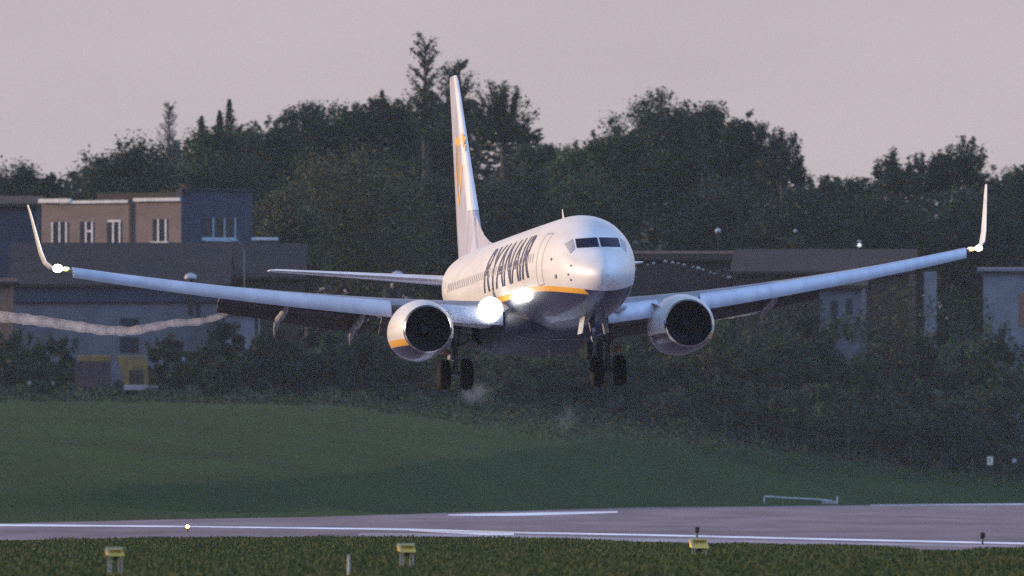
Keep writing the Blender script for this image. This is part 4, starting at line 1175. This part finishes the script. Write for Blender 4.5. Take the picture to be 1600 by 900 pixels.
# engines
def engine(sg):
    cx, cz = sg * 4.83, -1.80
    def ring(s, r_, fl=0.0, n_=48, wide=1.0):
        out = []
        for t in np.linspace(0, 2 * math.pi, n_, endpoint=False):
            x, z = math.sin(t), math.cos(t)
            zz = z * r_
            if z < 0: zz = z * r_ * (1 - fl); x *= (1 + fl * .5 * abs(z))
            out.append(Vector((cx + x * r_ * wide, LY(s), cz + zz)))
        return out
    mb = MB()
    out = [(12.62, .895, .04), (12.85, .975, .08), (13.3, 1.07, .11), (14.0, 1.15, .12), (14.8, 1.15, .10), (15.6, 1.08, .03), (16.3, .96, 0), (16.3, .90, 0), (15.8, .88, 0)]
    mb.rings([ring(s, r_, fl) for s, r_, fl in out], cap=False)
    eng = mb.build('engine', M['cowl'], plane, True)
    mb = MB()
    lp = [(12.95, .765, .0), (12.70, .775, .0), (12.52, .80, .01), (12.44, .835, .02), (12.48, .868, .03), (12.618, .897, .04)]
    mb.rings([ring(s, r_, fl) for s, r_, fl in lp], cap=False); mb.build('inlet_lip', M['lip'], eng, True)
    mb = MB(); mb.rings([ring(s, r_) for s, r_ in ((12.948, .765), (13.3, .765), (13.75, .77))], cap=False); mb.build('inlet_duct', M['dark'], eng, True)
    mb = MB()
    for q in range(24):
        a = 2 * math.pi * q / 24
        def bp_(r_, da, s): return Vector((cx + r_ * math.sin(a + da), LY(s), cz + r_ * math.cos(a + da)))
        mb.add([bp_(.22, -.09, 13.52), bp_(.76, -.02, 13.46), bp_(.76, .12, 13.66), bp_(.22, .12, 13.62)], [(0, 1, 2, 3)])
    mb.add(ring(13.72, .768), [tuple(range(48))])
    mb.build('fan', M['fan'], eng)
    mb = MB(); mb.tube([(cx, LY(13.1), cz), (cx, LY(13.2), cz), (cx, LY(13.4), cz), (cx, LY(13.6), cz)], [.01, .09, .18, .23], 20); mb.build('spinner', M['fan'], eng, True)
    mb = MB(); mb.rings([ring(s, r_) for s, r_ in ((15.9, .62), (16.6, .55), (17.4, .40), (17.9, .18))]); mb.build('exhaust_cone', M['steel'], eng, True)
    mb = MB()
    mb.rings([[Vector((cx + d * w_, LY(s), z)) for d, s, z in ((0, 13.5 if i == 0 else 14.7, zz), (1, 15, zz), (0, 17.0, zz), (-1, 15, zz))] for i, (w_, zz) in enumerate(((.30, -.85), (.22, wz(4.83) + .05)))])
    mb.build('pylon', M['white'], eng)
    # strake
    mb = MB(); a = -sg * R(52)
    p1 = Vector((cx + 1.12 * math.sin(a), LY(13.4), cz + 1.12 * math.cos(a))); o_ = Vector((math.sin(a), 0, math.cos(a)))
    mb.add([p1, p1 + Vector((0, 1.0, 0)), p1 + Vector((0, .9, 0)) + o_ * .28, p1 + Vector((0, .35, 0)) + o_ * .2], [(0, 1, 2, 3)]); mb.build('strake', M['white'], eng)
    return eng
for sg in (-1, 1): engine(sg)

# fin
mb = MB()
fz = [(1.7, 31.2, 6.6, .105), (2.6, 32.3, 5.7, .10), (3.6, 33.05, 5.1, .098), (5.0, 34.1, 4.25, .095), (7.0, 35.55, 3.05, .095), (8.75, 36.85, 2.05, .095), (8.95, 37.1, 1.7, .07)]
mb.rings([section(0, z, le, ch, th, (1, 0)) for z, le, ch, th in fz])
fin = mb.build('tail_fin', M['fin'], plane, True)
mb = MB(); mb.rings([[Vector((d * w_, LY(s), z)) for d, s, z in ((0, 28.2 + .0, 1.9), (0, 0, 0))][:1] + [Vector((0, LY(28.2), 1.95))] * 0 for w_ in ()]) if False else None
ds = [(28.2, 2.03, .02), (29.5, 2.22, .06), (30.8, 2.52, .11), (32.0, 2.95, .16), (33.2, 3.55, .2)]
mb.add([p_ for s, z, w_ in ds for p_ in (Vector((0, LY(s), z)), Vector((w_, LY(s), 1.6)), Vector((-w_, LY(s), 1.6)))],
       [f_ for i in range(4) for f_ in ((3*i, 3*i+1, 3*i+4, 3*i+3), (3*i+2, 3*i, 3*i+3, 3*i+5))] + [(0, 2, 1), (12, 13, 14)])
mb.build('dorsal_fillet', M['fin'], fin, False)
# bare metal leading edge of the fin
mb = MB(); rs = []
for z, le, ch, th in fz[2:]:
    sec = section(0, z, le - .02, ch, th * 1.06, (1, 0)); i0 = 13
    rs.append([sec[i] for i in range(i0 - 3, i0 + 4)])
mb.rings(rs, cap=False, closed=False); mb.build('leading_edge', M['white'], fin, True)
# gold harp like emblem on the sun side of the fin
def fin_pt(s, z, off=.012):
    le = float(np.interp(z, [q[0] for q in fz], [q[1] for q in fz])); ch = float(np.interp(z, [q[0] for q in fz], [q[2] for q in fz])); th = float(np.interp(z, [q[0] for q in fz], [q[3] for q in fz]))
    x = min(max((s - le) / ch, .001), .999)
    t = 5 * (.2969 * math.sqrt(x) - .126 * x - .3516 * x**2 + .2843 * x**3 - .1036 * x**4)
    return Vector((-(t - .018 * math.sin(math.pi * x)) * th * ch - off, LY(s), z))
mb = MB()
def fstrip(pts_, ws):
    for (a, b_), w_ in zip(zip(pts_[:-1], pts_[1:]), ws):
        d = np.array(b_) - np.array(a); d = d / np.linalg.norm(d); nn = np.array([-d[1], d[0]]) * w_ / 2
        mb.add([fin_pt(*(np.array(a) - nn)), fin_pt(*(np.array(a) + nn)), fin_pt(*(np.array(b_) + nn)), fin_pt(*(np.array(b_) - nn))], [(0, 1, 2, 3)])
fstrip([(34.95, 6.25), (35.5, 6.45), (36.2, 6.3), (36.8, 6.55)], (.42, .36, .3))          # neck
fstrip([(34.95, 6.2), (35.05, 5.4), (35.4, 4.6), (36.1, 4.0)], (.34, .38, .34))           # pillar
fstrip([(36.7, 6.4), (36.8, 5.5), (36.6, 4.7), (36.1, 4.0)], (.26, .28, .28))              # soundboard
for q in (35.6, 36.0, 36.3): fstrip([(q, 6.2), (q + .1, 4.7)], (.10,))                     # strings
mesh_obj('harp_emblem', mb.v, mb.f, M['gold'], fin)

# tailplanes
for sg in (-1, 1):
    mb = MB()
    mb.rings([mir(section(y, z, le, ch, th, (0, 1), R(-1)), sg) for y, z, le, ch, th in ((.3, 1.0, 34.2, 4.0, .10), (3.5, 1.36, 36.1, 2.65, .095), (6.9, 1.72, 38.0, 1.35, .09), (7.18, 1.75, 38.35, .95, .06))])
    mb.build('tailplane', M['white'], plane, True)

# landing gear
def wheel(mbc, r_, w_, parent):
    x, y, z = mbc
    prof = [(-w_ / 2, r_ * .55), (-w_ / 2, r_ * .86), (-w_ * .38, r_ * .97), (-w_ * .15, r_), (w_ * .15, r_), (w_ * .38, r_ * .97), (w_ / 2, r_ * .86), (w_ / 2, r_ * .55)]
    mb = MB(); mb.rings([[Vector((x + a, y + rr * math.sin(t), z + rr * math.cos(t))) for t in np.linspace(0, 2 * math.pi, 32, endpoint=False)] for a, rr in prof])
    wo = mb.build('wheel', M['tyre'], parent, True)
    mb = MB(); mb.tube([(x - w_ * .42, y, z), (x + w_ * .42, y, z)], r_ * .5, 20); mb.build('hub', M['hub'], wo)
for sg in (-1, 1):
    ax = (sg * 2.86, LY(19.6), -3.17)
    mb = MB(); mb.tube([(sg * 2.75, LY(19.4), -1.0), (sg * 2.84, LY(19.55), -2.2)], .15, 12); mb.tube([(sg * 2.84, LY(19.55), -2.2), ax], .10, 12)
    mb.tube([(ax[0] - .5, ax[1], ax[2]), (ax[0] + .5, ax[1], ax[2])], .09, 10)
    gear = mb.build('main_gear', M['steel'], plane, True)
    for d in (-.42, .42): wheel((ax[0] + d, ax[1], ax[2]), .565, .41, gear)
    mb = MB(); mb.tube([(sg * 2.84, LY(19.3), -2.2), (sg * 1.7, LY(19.4), -1.7)], .07, 8); mb.tube([(sg * 2.86, LY(19.35), -2.9), (sg * 2.84, LY(19.2), -2.5), (sg * 2.84, LY(19.45), -2.1)], .04, 6); mb.build('side_brace', M['steel'], gear)
    mb = MB(); mb.box(sg * 3.05 - .02, sg * 3.05 + .02, LY(19.2), LY(20.0), -2.62, -1.25, ); mb.build('gear_door', M['geardoor'], gear)
    mb = MB(); uv(mb, (sg * 3.22, LY(19.3), -2.38), .16, .1, .13); mb.build('lit_door_strip', mat_noise('reddish_lit', (.42, .16, .10), (.3, .12, .08), 4, .6), gear, True)  # reddish lit strip of the gear door, built as a coloured lump
    mb = MB(); mb.add([(sg * 2.0, LY(18.6), -2.2), (sg * 3.2, LY(18.8), -1.3), (sg * 3.2, LY(20.6), -1.3), (sg * 2.0, LY(20.8), -2.2)], [(0, 1, 2, 3)]); mb.build('wheel_well', M['dark'], gear)
mb = MB(); mb.tube([(0, LY(4.15), -1.85), (0, LY(4.02), -2.7)], .09, 10); mb.tube([(0, LY(4.02), -2.7), (0, LY(4.0), -3.1)], .06, 10); mb.tube([(-.26, LY(4.0), -3.08), (.26, LY(4.0), -3.08)], .05, 8); mb.tube([(0, LY(4.0), -2.75), (0, LY(4.9), -1.95)], .045, 8)
ng = mb.build('nose_gear', M['steel'], plane, True)
for d in (-.2, .2): wheel((d, LY(4.0), -3.08), .345, .19, ng)
for sg in (-1, 1):
    mb = MB(); mb.rings([[Vector((sg * (.36 + q * .12) + e, LY(s), -1.86 - q * .62)) for e, s in ((-.015, 3.4), (.015, 3.4), (.015, 4.6), (-.015, 4.6))] for q in (0, .5, 1)])
    mb.build('nose_gear_door', M['geardoor'], ng)
MB().box(-.06, .06, LY(3.9), LY(3.96), -2.42, -2.28).build('taxi_light', M['unlit'], ng)

# ------------------------------------------------------------------ vapour trails and puffs
def trail(px_pts, Yf, rad, name, label, dens, wall=.3):
    ctrl = []
    for (x, y), r_ in zip(px_pts, rad): ctrl.append((x, y, r_))
    X = [c_[0] for c_ in ctrl]
    # dense resample with a gentle wobble
    tt = np.linspace(0, len(ctrl) - 1, 60)
    pts_ = []; rr = []
    for q in tt:
        x = float(np.interp(q, range(len(ctrl)), X)); y = float(np.interp(q, range(len(ctrl)), [c_[1] for c_ in ctrl])); r_ = float(np.interp(q, range(len(ctrl)), [c_[2] for c_ in ctrl]))
        Y = Yf(x); pts_.append(at(x, y + .8 * math.sin(x * .13) + .5 * math.sin(x * .31), Y)); rr.append(r_ * (1 + .12 * math.sin(x * .21)) / (FPX / Y))
    # smooth
    for _ in range(3):
        for i in range(1, len(pts_) - 1): pts_[i] = (pts_[i - 1] + pts_[i] * 2 + pts_[i + 1]) / 4
    o = pts_[0].copy(); pts_ = [p_ - o for p_ in pts_]
    mb = MB(); mb.tube(pts_, rr, 16)
    inner = MB(); inner.tube(pts_[1:-1], [r_ * (1 - wall) for r_ in rr[1:-1]], 16)
    ob = mb.build(name, mat_volume(name, (.95, .86, .84), dens, .3, -1.7), None, True)
    k_ = len(ob.data.vertices)
    bm = bmesh.new(); bm.from_mesh(ob.data)
    vs = [bm.verts.new(p_) for p_ in inner.v]
    for f_ in inner.f: bm.faces.new([vs[i] for i in f_][::1])
    bm.to_mesh(ob.data); bm.free()
    ob.location = o
    tag(ob, label, 'vapour')
    return ob
trail([(369, 476), (366, 482), (352, 491), (330, 499), (300, 504), (262, 505), (235, 512), (200, 518), (160, 516), (120, 510), (60, 501), (0, 494), (-160, 485), (-420, 480)],
      lambda x: 645 + (368 - x) * .168, [2.0, 3.2, 4.5, 5.5, 6.0, 6.2, 7.0, 7.5, 8.0, 8.2, 8.5, 9, 10, 11], 'vapour_trail', 'pinkish white rope of vapour trailing from the left wing flaps to the left edge', .19)
trail([(1243, 462), (1236, 465), (1215, 472), (1190, 481), (1165, 488), (1140, 492), (1110, 494), (1060, 494)],
      lambda x: 645 + (1243 - x) * .168, [2.0, 3.0, 4.5, 5.5, 6, 6.5, 6.5, 5], 'vapour_trail', 'short rope of vapour trailing inward from the right wing flap edge', .2)
def puff(px, py, Y, rx, rz, dens, label):
    mb = MB(); uv(mb, (0, 0, 0), 1, 1, 1)
    o = mb.build('vapour_puff', mat_volume('vapour_puff', (.80, .88, 1.0), dens, .2, 1.6), None, True)
    o.location = at(px, py, Y); s_ = FPX / Y; o.scale = (rx / s_, rx / s_, rz / s_)
    tag(o, label, 'vapour'); return o
puff(744, 614, 662, 36, 26, .22, 'faint bluish puff of vapour under the left main wheels')
puff(885, 652, 690, 24, 32, .13, 'faint grey puff of vapour hanging low between the two main gears')

# ------------------------------------------------------------------ evening air
HAZE = 4.0e-5
if HAZE > 0:
    hb = MB().box(-950, 950, -250, 4600, -1.06, 60.0).build('haze', mat_volume('evening_haze', (.66, .72, .80), HAZE, .0))
    tag(hb, 'thin bluish evening haze over the whole airfield', 'haze', kind='stuff')
